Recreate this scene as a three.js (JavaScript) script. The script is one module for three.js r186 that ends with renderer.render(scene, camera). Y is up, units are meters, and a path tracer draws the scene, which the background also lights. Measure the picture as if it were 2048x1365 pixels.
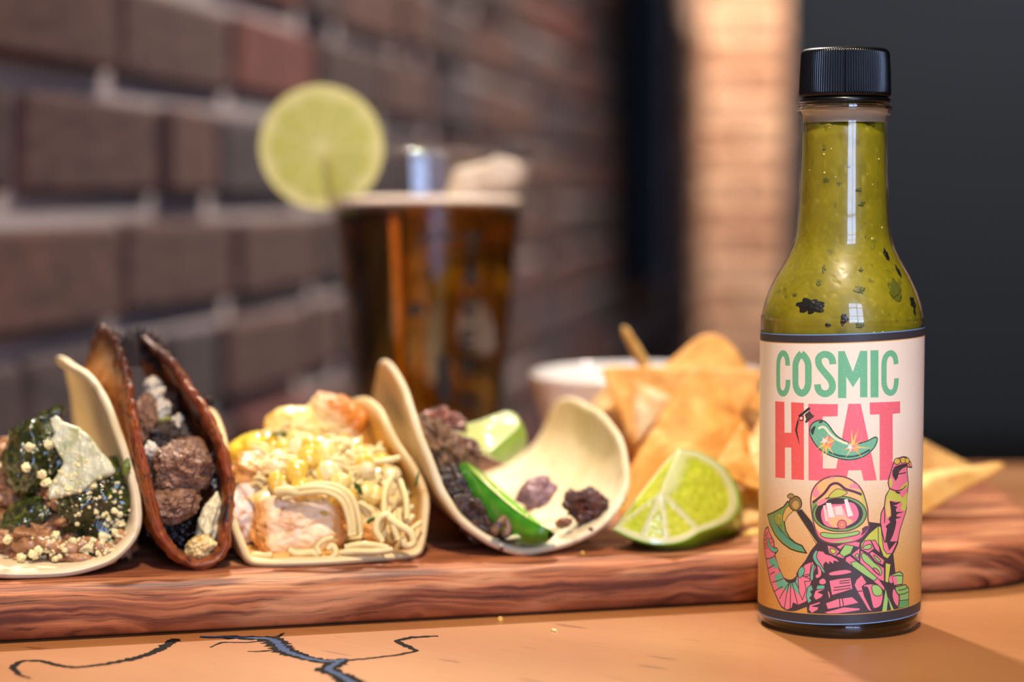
import * as THREE from 'three';
import { mergeGeometries, mergeVertices } from 'three/addons/utils/BufferGeometryUtils.js';
import { ImprovedNoise } from 'three/addons/math/ImprovedNoise.js';
import { RoundedBoxGeometry } from 'three/addons/geometries/RoundedBoxGeometry.js';
import { RectAreaLightUniformsLib } from 'three/addons/lights/RectAreaLightUniformsLib.js';

// ---------------------------------------------------------------- camera, light, exposure
const scene = new THREE.Scene();
const camera = new THREE.PerspectiveCamera(2 * Math.atan(682.5 / 4090) * 180 / Math.PI, 2048 / 1365, 0.02, 40);
camera.position.set(0, 0.125, 0);
camera.rotation.x = -Math.atan(292.5 / 4090);
camera.focus = 0.574;
camera.userData.fStop = 5.4;
scene.add(camera);
const renderer = new THREE.WebGLRenderer({ antialias: true });
renderer.toneMapping = THREE.LinearToneMapping;
renderer.toneMappingExposure = 1.0;
renderer.shadowMap.enabled = true;
renderer.shadowMap.type = THREE.PCFSoftShadowMap;
RectAreaLightUniformsLib.init();
const KEY = { at: [-0.115, 0.92, -1.29], aim: [-0.01, 0.02, -0.62], color: 0xfff2e0, power: 5.2, angle: 0.30 };
const FRONT = { at: [0.02, 1.05, -0.10], aim: [0.03, 0.04, -0.66], color: 0xffe8cc, power: 5.0, angle: 0.42 };
const WASH = { at: [0.66, 2.0, -4.55], aim: [0.50, 0.62, -5.2], color: 0xffdcbc, power: 58, angle: 0.34 };
const WALL = { at: [0.90, 2.0, -1.90], aim: [-0.06, 0.10, -2.05], color: 0xf4eae2, power: 40, angle: 0.66 };
const ROOM = { at: [1.75, 2.05, -5.2], aim: [1.4, 0.5, -7.4], color: 0xe8ecf2, power: 13, angle: 0.7 };
const DAY = { color: 0xb4ccff, power: 13 };
scene.background = new THREE.Color(0xc4d4ff).multiplyScalar(1.6);

// ---------------------------------------------------------------- helpers
const MM = 0.001;
const lin = (hex) => { const c = new THREE.Color(hex); return [c.r, c.g, c.b]; };
const mix = (a, b, t) => [a[0] + (b[0] - a[0]) * t, a[1] + (b[1] - a[1]) * t, a[2] + (b[2] - a[2]) * t];
const clamp = (x, a = 0, b = 1) => Math.min(b, Math.max(a, x));
const smooth = (a, b, x) => { const t = clamp((x - a) / (b - a)); return t * t * (3 - 2 * t); };
function rng(seed) { let s = seed >>> 0; return () => { s = (s + 0x6d2b79f5) >>> 0; let t = Math.imul(s ^ (s >>> 15), 1 | s); t = (t + Math.imul(t ^ (t >>> 7), 61 | t)) ^ t; return ((t ^ (t >>> 14)) >>> 0) / 4294967296; }; }
const perlin = new ImprovedNoise();
const noise = (x, y, z) => perlin.noise(x + 31.7, y + 17.3, z + 5.1);
function fbm(x, y, z, oct = 4) { let s = 0, a = 0.5; for (let i = 0; i < oct; i++) { s += a * noise(x, y, z); a *= 0.5; x *= 2.03; y *= 2.03; z *= 2.03; } return s; }
const V = (p) => new THREE.Vector3(p[0], p[1], p[2]);
const names = new Map();
function numbered(n) { const k = names.get(n) ?? 0; names.set(n, k + 1); return k ? n + '_' + String(k).padStart(3, '0') : n; }
function tag(o, label, category, group, kind) {
  o.userData.label = label; o.userData.category = category;
  if (group) o.userData.group = group;
  if (kind) o.userData.kind = kind;
  return o;
}
function mesh(name, geometry, material, parent = scene) {
  const m = new THREE.Mesh(geometry, material);
  m.name = parent === scene ? numbered(name) : name;
  m.castShadow = m.receiveShadow = true;
  parent.add(m);
  return m;
}
function base(name, p = [0, 0, 0], turn = 0) { const g = new THREE.Group(); g.name = numbered(name); g.position.set(...p); g.rotation.y = turn; scene.add(g); return g; }
function struct(name, geometry, material) { const m = new THREE.Mesh(geometry, material); m.name = name; m.castShadow = m.receiveShadow = true; m.userData.kind = 'structure'; scene.add(m); return m; }
const box = (w, h, d, x = 0, y = 0, z = 0) => new THREE.BoxGeometry(w, h, d).translate(x, y, z);
const rbox = (w, h, d, r, x = 0, y = 0, z = 0) => new RoundedBoxGeometry(w, h, d, 3, r).translate(x, y, z);
function lathe(pts, seg = 96) { return new THREE.LatheGeometry(pts.map((p) => new THREE.Vector2(p[0], p[1])), seg); }
function welded(g) { g.deleteAttribute('normal'); if (g.attributes.uv) g.deleteAttribute('uv'); const w = mergeVertices(g, 1e-7); w.computeVertexNormals(); return w; }
function paint(g, fn) {
  const p = g.attributes.position, n = g.attributes.normal, c = new Float32Array(p.count * 3);
  for (let i = 0; i < p.count; i++) { const k = fn([p.getX(i), p.getY(i), p.getZ(i)], [n.getX(i), n.getY(i), n.getZ(i)], i); c[i * 3] = k[0]; c[i * 3 + 1] = k[1]; c[i * 3 + 2] = k[2]; }
  g.setAttribute('color', new THREE.BufferAttribute(c, 3));
  return g;
}
// an irregular lump: radii in metres, boxy 0..1, amp relative, freq per lump
const ico = new Map();
function icosphere(d) { if (!ico.has(d)) ico.set(d, welded(new THREE.IcosahedronGeometry(1, d))); return ico.get(d).clone(); }
function lump({ r, amp = 0.2, freq = 1.6, oct = 4, boxy = 0, seed = 1, detail = 18, grain = 0, grainFreq = 9, color }) {
  const g = icosphere(detail), p = g.attributes.position, v = new THREE.Vector3(), f = new Float32Array(p.count);
  for (let i = 0; i < p.count; i++) {
    v.fromBufferAttribute(p, i);
    let k = 1;
    if (boxy) { const e = 1 + boxy * 5; k = Math.pow(Math.abs(v.x) ** e + Math.abs(v.y) ** e + Math.abs(v.z) ** e, -1 / e); k = 1 + (k - 1) * boxy; }
    const n = fbm(v.x * freq + seed * 3.1, v.y * freq + seed * 1.7, v.z * freq - seed * 2.3, oct);
    const q = grain ? fbm(v.x * grainFreq + seed, v.y * grainFreq, v.z * grainFreq - seed, 2) : 0;
    f[i] = n;
    k *= 1 + amp * n * 2 + grain * q;
    p.setXYZ(i, v.x * k * r[0], v.y * k * r[1], v.z * k * r[2]);
  }
  g.computeVertexNormals();
  if (color) paint(g, (P, N, i) => color(P, N, f[i]));
  return g;
}
// a tube through points with a radius that varies and a noisy skin
function strand(pts, r, { seg = 40, sides = 10, flat = 1, amp = 0.15, freq = 180, seed = 1, taper = 0.35, color } = {}) {
  const curve = new THREE.CatmullRomCurve3(pts.map(V)), g = new THREE.TubeGeometry(curve, seg, 1, sides, false);
  const p = g.attributes.position, c = new THREE.Vector3(), v = new THREE.Vector3();
  for (let i = 0; i <= seg; i++) {
    curve.getPointAt(i / seg, c);
    const e = Math.min(i, seg - i) / seg, k = r * (taper + (1 - taper) * Math.sqrt(clamp(e * 7)));
    for (let j = 0; j <= sides; j++) {
      const q = i * (sides + 1) + j;
      v.fromBufferAttribute(p, q).sub(c);
      v.y *= flat;
      const m = k * (1 + amp * 2 * fbm(c.x * freq + v.x + seed, c.y * freq + v.y, c.z * freq + v.z, 3));
      p.setXYZ(q, c.x + v.x * m, c.y + v.y * m, c.z + v.z * m);
    }
  }
  const caps = [];
  for (const i of [0, seg]) { curve.getPointAt(i / seg, c); caps.push([c.x, c.y, c.z]); }
  const pos = Array.from(p.array), idx = Array.from(g.index.array), n0 = pos.length / 3;
  pos.push(...caps[0], ...caps[1]);
  for (let j = 0; j < sides; j++) { idx.push(n0, j + 1, j); const o = seg * (sides + 1); idx.push(n0 + 1, o + j, o + j + 1); }
  let out = new THREE.BufferGeometry();
  out.setAttribute('position', new THREE.Float32BufferAttribute(pos, 3));
  out.setIndex(idx);
  out = welded(out);
  if (color) paint(out, color);
  return out;
}
// a slab cut out along an outline (mm in the plane of U and W), rounded edges
function slab(origin, U, W, outline, thick, bevel = 0.3, seg = 3) {
  const s = new THREE.Shape(outline.map((p) => new THREE.Vector2(p[0] * MM, p[1] * MM)));
  const g = new THREE.ExtrudeGeometry(s, { depth: thick * MM, bevelEnabled: true, bevelThickness: bevel * MM, bevelSize: bevel * MM, bevelSegments: seg, curveSegments: 12 });
  const u = V(U).normalize(), n = new THREE.Vector3().crossVectors(u, V(W)).normalize(), w = new THREE.Vector3().crossVectors(n, u);
  return g.applyMatrix4(new THREE.Matrix4().makeBasis(u, w, n).setPosition(V(origin)));
}
const std = (o) => new THREE.MeshStandardMaterial(o);
const phy = (o) => new THREE.MeshPhysicalMaterial(o);
function dataMap(w, h, fn, srgb = true, repeat) {
  const d = new Uint8Array(w * h * 4);
  for (let y = 0; y < h; y++) for (let x = 0; x < w; x++) { const c = fn(x / w, y / h), o = (y * w + x) * 4; for (let k = 0; k < 3; k++) d[o + k] = clamp(c[k], 0, 255); d[o + 3] = 255; }
  const t = new THREE.DataTexture(d, w, h);
  t.magFilter = THREE.LinearFilter; t.minFilter = THREE.LinearMipmapLinearFilter; t.generateMipmaps = true;
  t.wrapS = t.wrapT = THREE.RepeatWrapping;
  if (repeat) t.repeat.set(...repeat);
  if (srgb) t.colorSpace = THREE.SRGBColorSpace;
  t.needsUpdate = true;
  return t;
}
function canvasMap(w, h, draw) {
  const c = document.createElement('canvas'); c.width = w; c.height = h;
  draw(c.getContext('2d'), w, h);
  const t = new THREE.CanvasTexture(c); t.colorSpace = THREE.SRGBColorSpace; t.anisotropy = 8;
  return t;
}

// ---------------------------------------------------------------- the room
const plaster = std({ color: 0x4a4a4c, roughness: 0.95 });
const darkFloor = std({ color: 0x1c1714, roughness: 0.7 });
struct('floor', box(4.6, 0.08, 10, 0.4, -0.79, -3.1), darkFloor);
struct('ceiling', box(4.6, 0.08, 10, 0.4, 2.29, -3.1), plaster);
struct('wall_back', box(4.6, 3.1, 0.1, 0.4, 0.75, -7.55), plaster);
struct('wall_right', box(0.1, 3.1, 9.6, 2.6, 0.75, -3.0), plaster);
// the wall behind the camera with the daylight window
struct('wall_rear', mergeGeometries([
  box(1.9, 3.1, 0.12, -0.85, 0.75, 1.66), box(1.62, 3.1, 0.12, 1.83, 0.75, 1.66),
  box(0.92, 0.83, 0.12, 0.56, -0.335, 1.66), box(0.92, 0.68, 0.12, 0.56, 1.96, 1.66)]), plaster);
const winFrame = std({ color: 0x181716, roughness: 0.5 });
const win = new THREE.Group(); win.name = 'window_1'; win.userData.kind = 'structure'; win.position.set(0.56, 0.85, 1.66); scene.add(win);
for (const [w, h, x, y] of [[0.92, 0.04, 0, 0.75], [0.92, 0.04, 0, -0.75], [0.04, 1.54, -0.44, 0], [0.04, 1.54, 0.44, 0], [0.03, 1.5, 0.05, 0]]) mesh('window_frame', rbox(w, h, 0.06, 0.006, x, y, 0), winFrame, win);
for (const y of [-0.45, 0.0, 0.4]) mesh('mullion', rbox(0.84, 0.022, 0.04, 0.004, 0, y, 0), winFrame, win);
for (const [x, w] of [[-0.19, 0.45], [0.245, 0.36]]) mesh('pane', box(w, 1.46, 0.004, x, 0, 0.01), phy({ color: 0xffffff, roughness: 0.02, transmission: 1, thickness: 0, ior: 1.5 }), win);
const day = new THREE.RectAreaLight(DAY.color, DAY.power, 0.9, 1.5);
day.name = 'window_daylight'; day.position.set(0.56, 0.85, 1.74); day.lookAt(0.56, 0.85, 0); scene.add(day);

// the brick wall that runs away on the left; w = distance along it from its point nearest to the frame's left edge
const WD = new THREE.Vector3(0.427, 0, -2.44).normalize(), WO = new THREE.Vector3(-0.253, 0, -1.01);
const WN = new THREE.Vector3(-WD.z, 0, WD.x).multiplyScalar(1);   // faces the table
const WR = new THREE.Matrix4().makeBasis(WD, new THREE.Vector3(0, 1, 0), new THREE.Vector3().crossVectors(WD, new THREE.Vector3(0, 1, 0)));
const WT = new THREE.Matrix4().makeTranslation(WO.x, 0, WO.z).multiply(WR);
const mortarMap = dataMap(256, 256, (u, v) => { const n = fbm(u * 30, v * 30, 0, 4); const k = 190 + 60 * n; return [k, k * 0.96, k * 0.94]; });
const mortar = std({ color: 0xd8cdc8, map: mortarMap, roughness: 0.95 });
const brickTones = [0x66463c, 0x6e4a3e, 0x564038, 0x5c4a46, 0x7e463a, 0x544444].map((c, i) => std({ color: c, roughness: 0.9, map: dataMap(64, 64, (u, v) => { const n = fbm(u * 7 + i * 9, v * 7, i * 3, 4); const k = 205 + 120 * n; return [k, k, k]; }) }));
const wallL = new THREE.Group(); wallL.name = 'wall_left'; wallL.userData.kind = 'structure';
wallL.applyMatrix4(WT); scene.add(wallL);
const END = 2.48, SILL = -0.11, JAMB = 3.45, PIL = 4.20;         // where the opening begins, its sill, where the wall goes on, where the pilaster stands
mesh('mortar_bed', mergeGeometries([
  box(END + 2.75, 3.07, 0.1, (END - 2.75) / 2, 0.75, -0.053),
  box(JAMB - END, SILL + 0.79, 0.1, (END + JAMB) / 2, (SILL - 0.79) / 2, -0.053),
  box(PIL + 0.24 - JAMB, 3.07, 0.1, (JAMB + PIL + 0.24) / 2, 0.75, -0.053)]), mortar, wallL);
const rb = rng(11);
function brickShape(len, seed) {
  const g = rbox(len, 0.053, 0.03, 0.005), p = g.attributes.position;
  for (let i = 0; i < p.count; i++) { const x = p.getX(i), y = p.getY(i), z = p.getZ(i), n = 0.003 * fbm(x * 40 + seed, y * 40, z * 40 + seed, 3); p.setXYZ(i, x + n, y + n, z + n); }
  g.computeVertexNormals(); return g;
}
const stretchers = [0, 1, 2].map((i) => brickShape(0.197, i * 7)), headers = [0, 1].map((i) => brickShape(0.093, 40 + i * 7));
function brickRow(y, from, to, start, k) {
  let x = start, i = 0;
  while (x < to) {
    const header = (i % 2 === 1) && k === 1, L = header ? 0.108 : 0.213;
    if (x + L / 2 > from && x + L < to + 0.03) {
      const b = mesh('brick', header ? headers[i % 2] : stretchers[(i + k) % 3], brickTones[Math.floor(rb() * brickTones.length)], wallL);
      b.position.set(x + L / 2, y + (rb() - 0.5) * 0.003, -0.012 + rb() * 0.006);
      b.rotation.z = (rb() - 0.5) * 0.012;
    }
    x += L; i++;
  }
}
for (let c = -5; c < 6; c++) {
  const y = 0.1512 + c * 0.0682, odd = ((c % 2) + 2) % 2;
  const start = (odd ? -0.035 : 0.012) - 0.213 * 3 - (odd ? 0.02 : 0.0);
  brickRow(y, -0.42, END, start + (odd ? 0.0 : 0.0), odd ? 0 : 1);
  if (y < SILL - 0.02) brickRow(y, END, JAMB, END - 0.02 + odd * 0.1, 2);
  brickRow(y, JAMB, PIL, JAMB + odd * 0.1, 3);
}
const win2 = new THREE.Group(); win2.name = 'window_2'; win2.userData.kind = 'structure'; win2.applyMatrix4(WT); scene.add(win2);
const blackGloss = std({ color: 0x040404, roughness: 0.6 });
mesh('pane', box(JAMB - END - 0.06, 2.36, 0.012, (END + JAMB) / 2, SILL + 1.2, -0.08), blackGloss, win2);
for (const x of [END + 0.025, JAMB - 0.025]) mesh('window_frame', rbox(0.05, 2.4, 0.07, 0.006, x, SILL + 1.2, -0.05), blackGloss, win2);
mesh('window_frame', rbox(JAMB - END, 0.05, 0.07, 0.006, (END + JAMB) / 2, SILL + 0.025, -0.05), blackGloss, win2);
// the pilaster that stands out from the wall, lit by its own downlight
const pilaster = new THREE.Group(); pilaster.name = 'wall_pilaster'; pilaster.userData.kind = 'structure';
const pc = WO.clone().addScaledVector(WD, PIL); pilaster.position.set(pc.x, 0, pc.z); scene.add(pilaster);
mesh('mortar_bed', box(0.214, 3.07, 0.2, 0.108, 0.75, -0.12), mortar, pilaster);
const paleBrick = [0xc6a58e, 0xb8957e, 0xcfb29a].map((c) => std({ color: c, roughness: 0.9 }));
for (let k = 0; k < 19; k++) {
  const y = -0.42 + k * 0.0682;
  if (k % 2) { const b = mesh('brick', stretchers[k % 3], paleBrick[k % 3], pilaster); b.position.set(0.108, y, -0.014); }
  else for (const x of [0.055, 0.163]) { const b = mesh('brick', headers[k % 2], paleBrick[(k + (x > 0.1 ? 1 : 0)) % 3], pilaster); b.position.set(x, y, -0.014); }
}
// what closes the room on the left, beyond the brick wall's opening
struct('wall_far_left', box(0.1, 3.1, 9.4, -1.75, 0.75, -2.9), std({ color: 0x060606, roughness: 1 }));

// ceiling lamps: a small spot on a rod, its lens glowing, its light just below the lens
const lampMetal = std({ color: 0x141414, roughness: 0.4, metalness: 0.6 });
function spotLamp(o, label) {
  const g = base('spot_lamp', o.at);
  const dir = V(o.aim).sub(V(o.at)).normalize(), q = new THREE.Quaternion().setFromUnitVectors(new THREE.Vector3(0, -1, 0), dir);
  const head = mesh('lamp_head', lathe([[0, 0.11], [0.018, 0.11], [0.03, 0.1], [0.034, 0.04], [0.038, 0.0], [0.036, 0.0], [0.032, 0.012], [0, 0.012]], 32), lampMetal, g);
  const lens = mesh('lamp_lens', new THREE.CylinderGeometry(0.031, 0.031, 0.004, 32).translate(0, 0.009, 0), std({ color: 0xffffff, emissive: o.color, emissiveIntensity: 6 }), g);
  head.quaternion.copy(q); lens.quaternion.copy(q);
  mesh('rod', new THREE.CylinderGeometry(0.006, 0.006, 2.25 - o.at[1] - 0.08, 12).translate(0, (2.25 - o.at[1] + 0.08) / 2, 0), lampMetal, g);
  tag(g, label, 'lamp');
  const l = new THREE.SpotLight(o.color, o.power, 0, o.angle, 0.6, 2);
  l.name = 'lamp_light'; l.position.copy(V(o.at).addScaledVector(dir, 0.006)); l.target.position.set(...o.aim);
  l.castShadow = true; l.shadow.radius = o.soft ?? 1.5; l.shadow.mapSize.set(2048, 2048);
  scene.add(l, l.target);
}
spotLamp(KEY, 'black spot lamp hanging behind the food board');
spotLamp(FRONT, 'black spot lamp hanging above the sauce bottle, camera side');
spotLamp(WALL, 'black spot lamp lighting the brick wall on the left');
spotLamp(ROOM, 'black spot lamp over the dark end of the room');
spotLamp(WASH, 'black spot lamp washing the far brick pilaster');

// ---------------------------------------------------------------- the table
const tableMap = dataMap(2048, 2048, (u, v) => {
  // 1.1 m of maple: broad slow figure that crosses at a slant, fine fibres, a few dark flecks
  const x = u * 1.1, y = v * 1.1, a = x * 0.82 - y * 0.57, b = x * 0.57 + y * 0.82;
  const w = fbm(a * 3, b * 11, 1, 4), fine = fbm(a * 30, b * 420, 3, 3), ring = Math.sin((b * 60 + 5 * fbm(a * 3, b * 4, 8, 3)) * 1.3);
  let k = 0.5 + 0.8 * w + 0.2 * fine + 0.16 * ring;
  const fleck = smooth(0.33, 0.42, fbm(a * 40, b * 260, 9, 2)) * 0.5;
  const c = [176 + 36 * k, 116 + 46 * k, 68 + 46 * k];
  return [c[0] - 90 * fleck, c[1] - 80 * fleck, c[2] - 55 * fleck];
});
const tableTop = phy({ map: tableMap, color: 0xdccdb6, roughness: 0.4, clearcoat: 0.2, clearcoatRoughness: 0.25 });
const table = base('dining_table', [0, 0, 0]);
tag(table, 'honey-coloured wooden table with branching dark burn lines filled with blue resin', 'table');
{
  const s = new THREE.Shape([[-0.375, 0.12], [0.50, 0.12], [0.50, 0.945], [-0.228 - 0.045, 0.945]].map((p) => new THREE.Vector2(p[0], p[1])));
  const g = new THREE.ExtrudeGeometry(s, { depth: 0.034, bevelEnabled: true, bevelThickness: 0.003, bevelSize: 0.003, bevelSegments: 3 });
  g.translate(0, 0, 0.003).rotateX(-Math.PI / 2).translate(0, -0.04, 0);
  const p = g.attributes.position, uv = g.attributes.uv;
  for (let i = 0; i < p.count; i++) uv.setXY(i, (p.getX(i) + 0.45) / 1.1, (-p.getZ(i) + p.getY(i)) / 1.1);
  mesh('table_top', g, tableTop, table);
  const iron = std({ color: 0x121212, roughness: 0.5, metalness: 0.7 });
  mesh('pedestal', lathe([[0, -0.75], [0.24, -0.75], [0.24, -0.735], [0.06, -0.71], [0.045, -0.6], [0.045, -0.12], [0.12, -0.045], [0.12, -0.0405], [0, -0.0405]], 40).translate(0.1, 0, -0.5), iron, table);
}
// burn lines: flat ribbons a hair above the wood, dark char round a core of blue resin
function ribbon(pts, widths, lift, seed) {
  const c = new THREE.CatmullRomCurve3(pts.map((p) => new THREE.Vector3(p[0], 0, p[2])), false, 'catmullrom', 0.2), n = pts.length * 10, pos = [], idx = [];
  for (let i = 0; i <= n; i++) {
    const q = c.getPoint(i / n), t = c.getTangent(i / n), f = i / n * (widths.length - 1), j = Math.min(widths.length - 2, Math.floor(f));
    const w = (widths[j] + (widths[j + 1] - widths[j]) * (f - j)) * MM * 0.5;
    const e1 = w * (1 + 0.7 * noise(q.x * 700, q.z * 700, seed)), e2 = w * (1 + 0.7 * noise(q.x * 700, q.z * 700, seed + 9));
    pos.push(q.x - t.z * e1, lift * 0.2, q.z + t.x * e1, q.x, lift, q.z, q.x + t.z * e2, lift * 0.2, q.z - t.x * e2);
    if (i) { const a = (i - 1) * 3, b = i * 3; idx.push(a, a + 1, b, b, a + 1, b + 1, a + 1, a + 2, b + 1, b + 1, a + 2, b + 2); }
  }
  const g = new THREE.BufferGeometry(); g.setAttribute('position', new THREE.Float32BufferAttribute(pos, 3)); g.setIndex(idx); g.computeVertexNormals();
  return g;
}
const charMat = phy({ color: 0x140d0a, roughness: 0.8, specularIntensity: 0.2 });
const resinMat = phy({ color: 0x083460, roughness: 0.5, specularIntensity: 0.4 });
const cracks = [
  [[[-0.09473, 0, -0.56909], [-0.09529, 0, -0.5665], [-0.09692, 0, -0.55637], [-0.09977, 0, -0.5484], [-0.10338, 0, -0.54301], [-0.10837, 0, -0.53831], [-0.11525, 0, -0.53426], [-0.1208, 0, -0.53656], [-0.12653, 0, -0.54183], [-0.13163, 0, -0.54183], [-0.13235, 0, -0.53483], [-0.12871, 0, -0.52634], [-0.1248, 0, -0.52191]], [7, 7, 6, 5.5, 7, 5, 4.5, 4, 4, 4, 4, 3, 2], 0],
  [[[-0.08836, 0, -0.5717], [-0.07963, 0, -0.57104], [-0.06929, 0, -0.56974], [-0.06652, 0, -0.5665], [-0.06439, 0, -0.56012], [-0.06163, 0, -0.55266], [-0.0557, 0, -0.54539], [-0.05032, 0, -0.54124], [-0.04558, 0, -0.54242]], [2, 6, 8, 10, 9, 9, 7, 6, 6], 1],
  [[[-0.05026, 0, -0.54065], [-0.04558, 0, -0.54242], [-0.03993, 0, -0.5442], [-0.03143, 0, -0.549], [-0.02635, 0, -0.55389], [-0.02897, 0, -0.5595], [-0.03242, 0, -0.5665], [-0.02829, 0, -0.57104], [-0.021, 0, -0.57301]], [2, 4, 3, 3.2, 3, 4.4, 3.4, 5, 3], 0],
  [[[-0.04506, 0, -0.5442], [-0.04703, 0, -0.53889], [-0.04868, 0, -0.53197], [-0.04481, 0, -0.52522], [-0.04075, 0, -0.51648], [-0.03829, 0, -0.50751]], [5, 8, 8, 8, 9, 6], 1],
  [[[-0.08355, 0, -0.55824], [-0.08112, 0, -0.56457], [-0.07399, 0, -0.56457], [-0.06807, 0, -0.56779]], [1, 2.5, 2, 3], 0],
  [[[-0.07253, 0, -0.55328], [-0.0691, 0, -0.55328], [-0.06445, 0, -0.55575]], [1.5, 3, 2], 0],
  [[[-0.0673, 0, -0.56714], [-0.06635, 0, -0.57236], [-0.06516, 0, -0.577]], [4, 3, 1.5], 0],
];
cracks.forEach(([p, w, blue], i) => {
  mesh('burn_line', ribbon(p, w.map((x) => x * (blue ? 0.72 : 0.5)), 0.00015, i * 5), charMat, table);
  if (blue) mesh('resin_line', ribbon(p, w.map((x) => x * 0.30), 0.0003, i * 5 + 2), resinMat, table).userData.label = 'glossy blue resin line';
});

// ---------------------------------------------------------------- the serving board
const BY = 0.0145, BANG = 14.6 * Math.PI / 180;
const boardMap = dataMap(2048, 1024, (u, v) => {
  const x = u * 0.52, y = v * 0.26;
  const warp = 0.011 * fbm(x * 16, y * 20, 2, 5);
  const grain = fbm(x * 22, (y + warp) * 480, 4, 5), broad = fbm(x * 12 + 3, (y + warp) * 90, 6, 3), pore = smooth(0.18, 0.34, fbm(x * 60, (y + warp) * 1100, 7, 2));
  const pale = smooth(0.0, 0.26, fbm(x * 20, y * 110, 12, 4));
  let k = clamp(0.52 + 1.3 * grain + 0.9 * broad);
  let c = mix([86, 44, 28], [188, 114, 70], k);
  c = mix(c, [214, 156, 110], pale * 0.6);
  return [c[0] - 45 * pore, c[1] - 28 * pore, c[2] - 20 * pore];
});
const boardMat = phy({ map: boardMap, color: 0xffffff, roughness: 0.62, specularIntensity: 0.5 });
const board = base('serving_board', [-0.1426, 0, -0.5605], BANG);   // local x runs along its front edge, -z away from the camera
tag(board, 'dark reddish-brown wooden serving board with rounded edges under the tacos', 'board');
{
  const s = new THREE.Shape();
  s.moveTo(-0.11, 0.006); s.lineTo(0.285, 0.006); s.bezierCurveTo(0.306, 0.006, 0.322, 0.012, 0.330, 0.026); s.bezierCurveTo(0.345, 0.05, 0.362, 0.10, 0.372, 0.149);
  s.lineTo(-0.11, 0.149); s.bezierCurveTo(-0.118, 0.149, -0.122, 0.145, -0.122, 0.137); s.lineTo(-0.122, 0.018); s.bezierCurveTo(-0.122, 0.01, -0.118, 0.006, -0.11, 0.006);
  const g = new THREE.ExtrudeGeometry(s, { depth: BY - 0.0118, bevelEnabled: true, bevelThickness: 0.0058, bevelSize: 0.0058, bevelSegments: 10, curveSegments: 24 });
  g.translate(0, 0, 0.0058).rotateX(-Math.PI / 2).translate(0, 0.0002, 0);
  const p = g.attributes.position, uv = g.attributes.uv;
  for (let i = 0; i < p.count; i++) uv.setXY(i, p.getX(i) / 0.52 + 0.3, (-p.getZ(i) + p.getY(i) * 1.2) / 0.26);
  const w = mergeVertices(g, 1e-6); w.computeVertexNormals();
  mesh('board_plank', g, boardMat, board);
}
const BT = BY + 0.0001;                                          // height of the board's top

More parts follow.
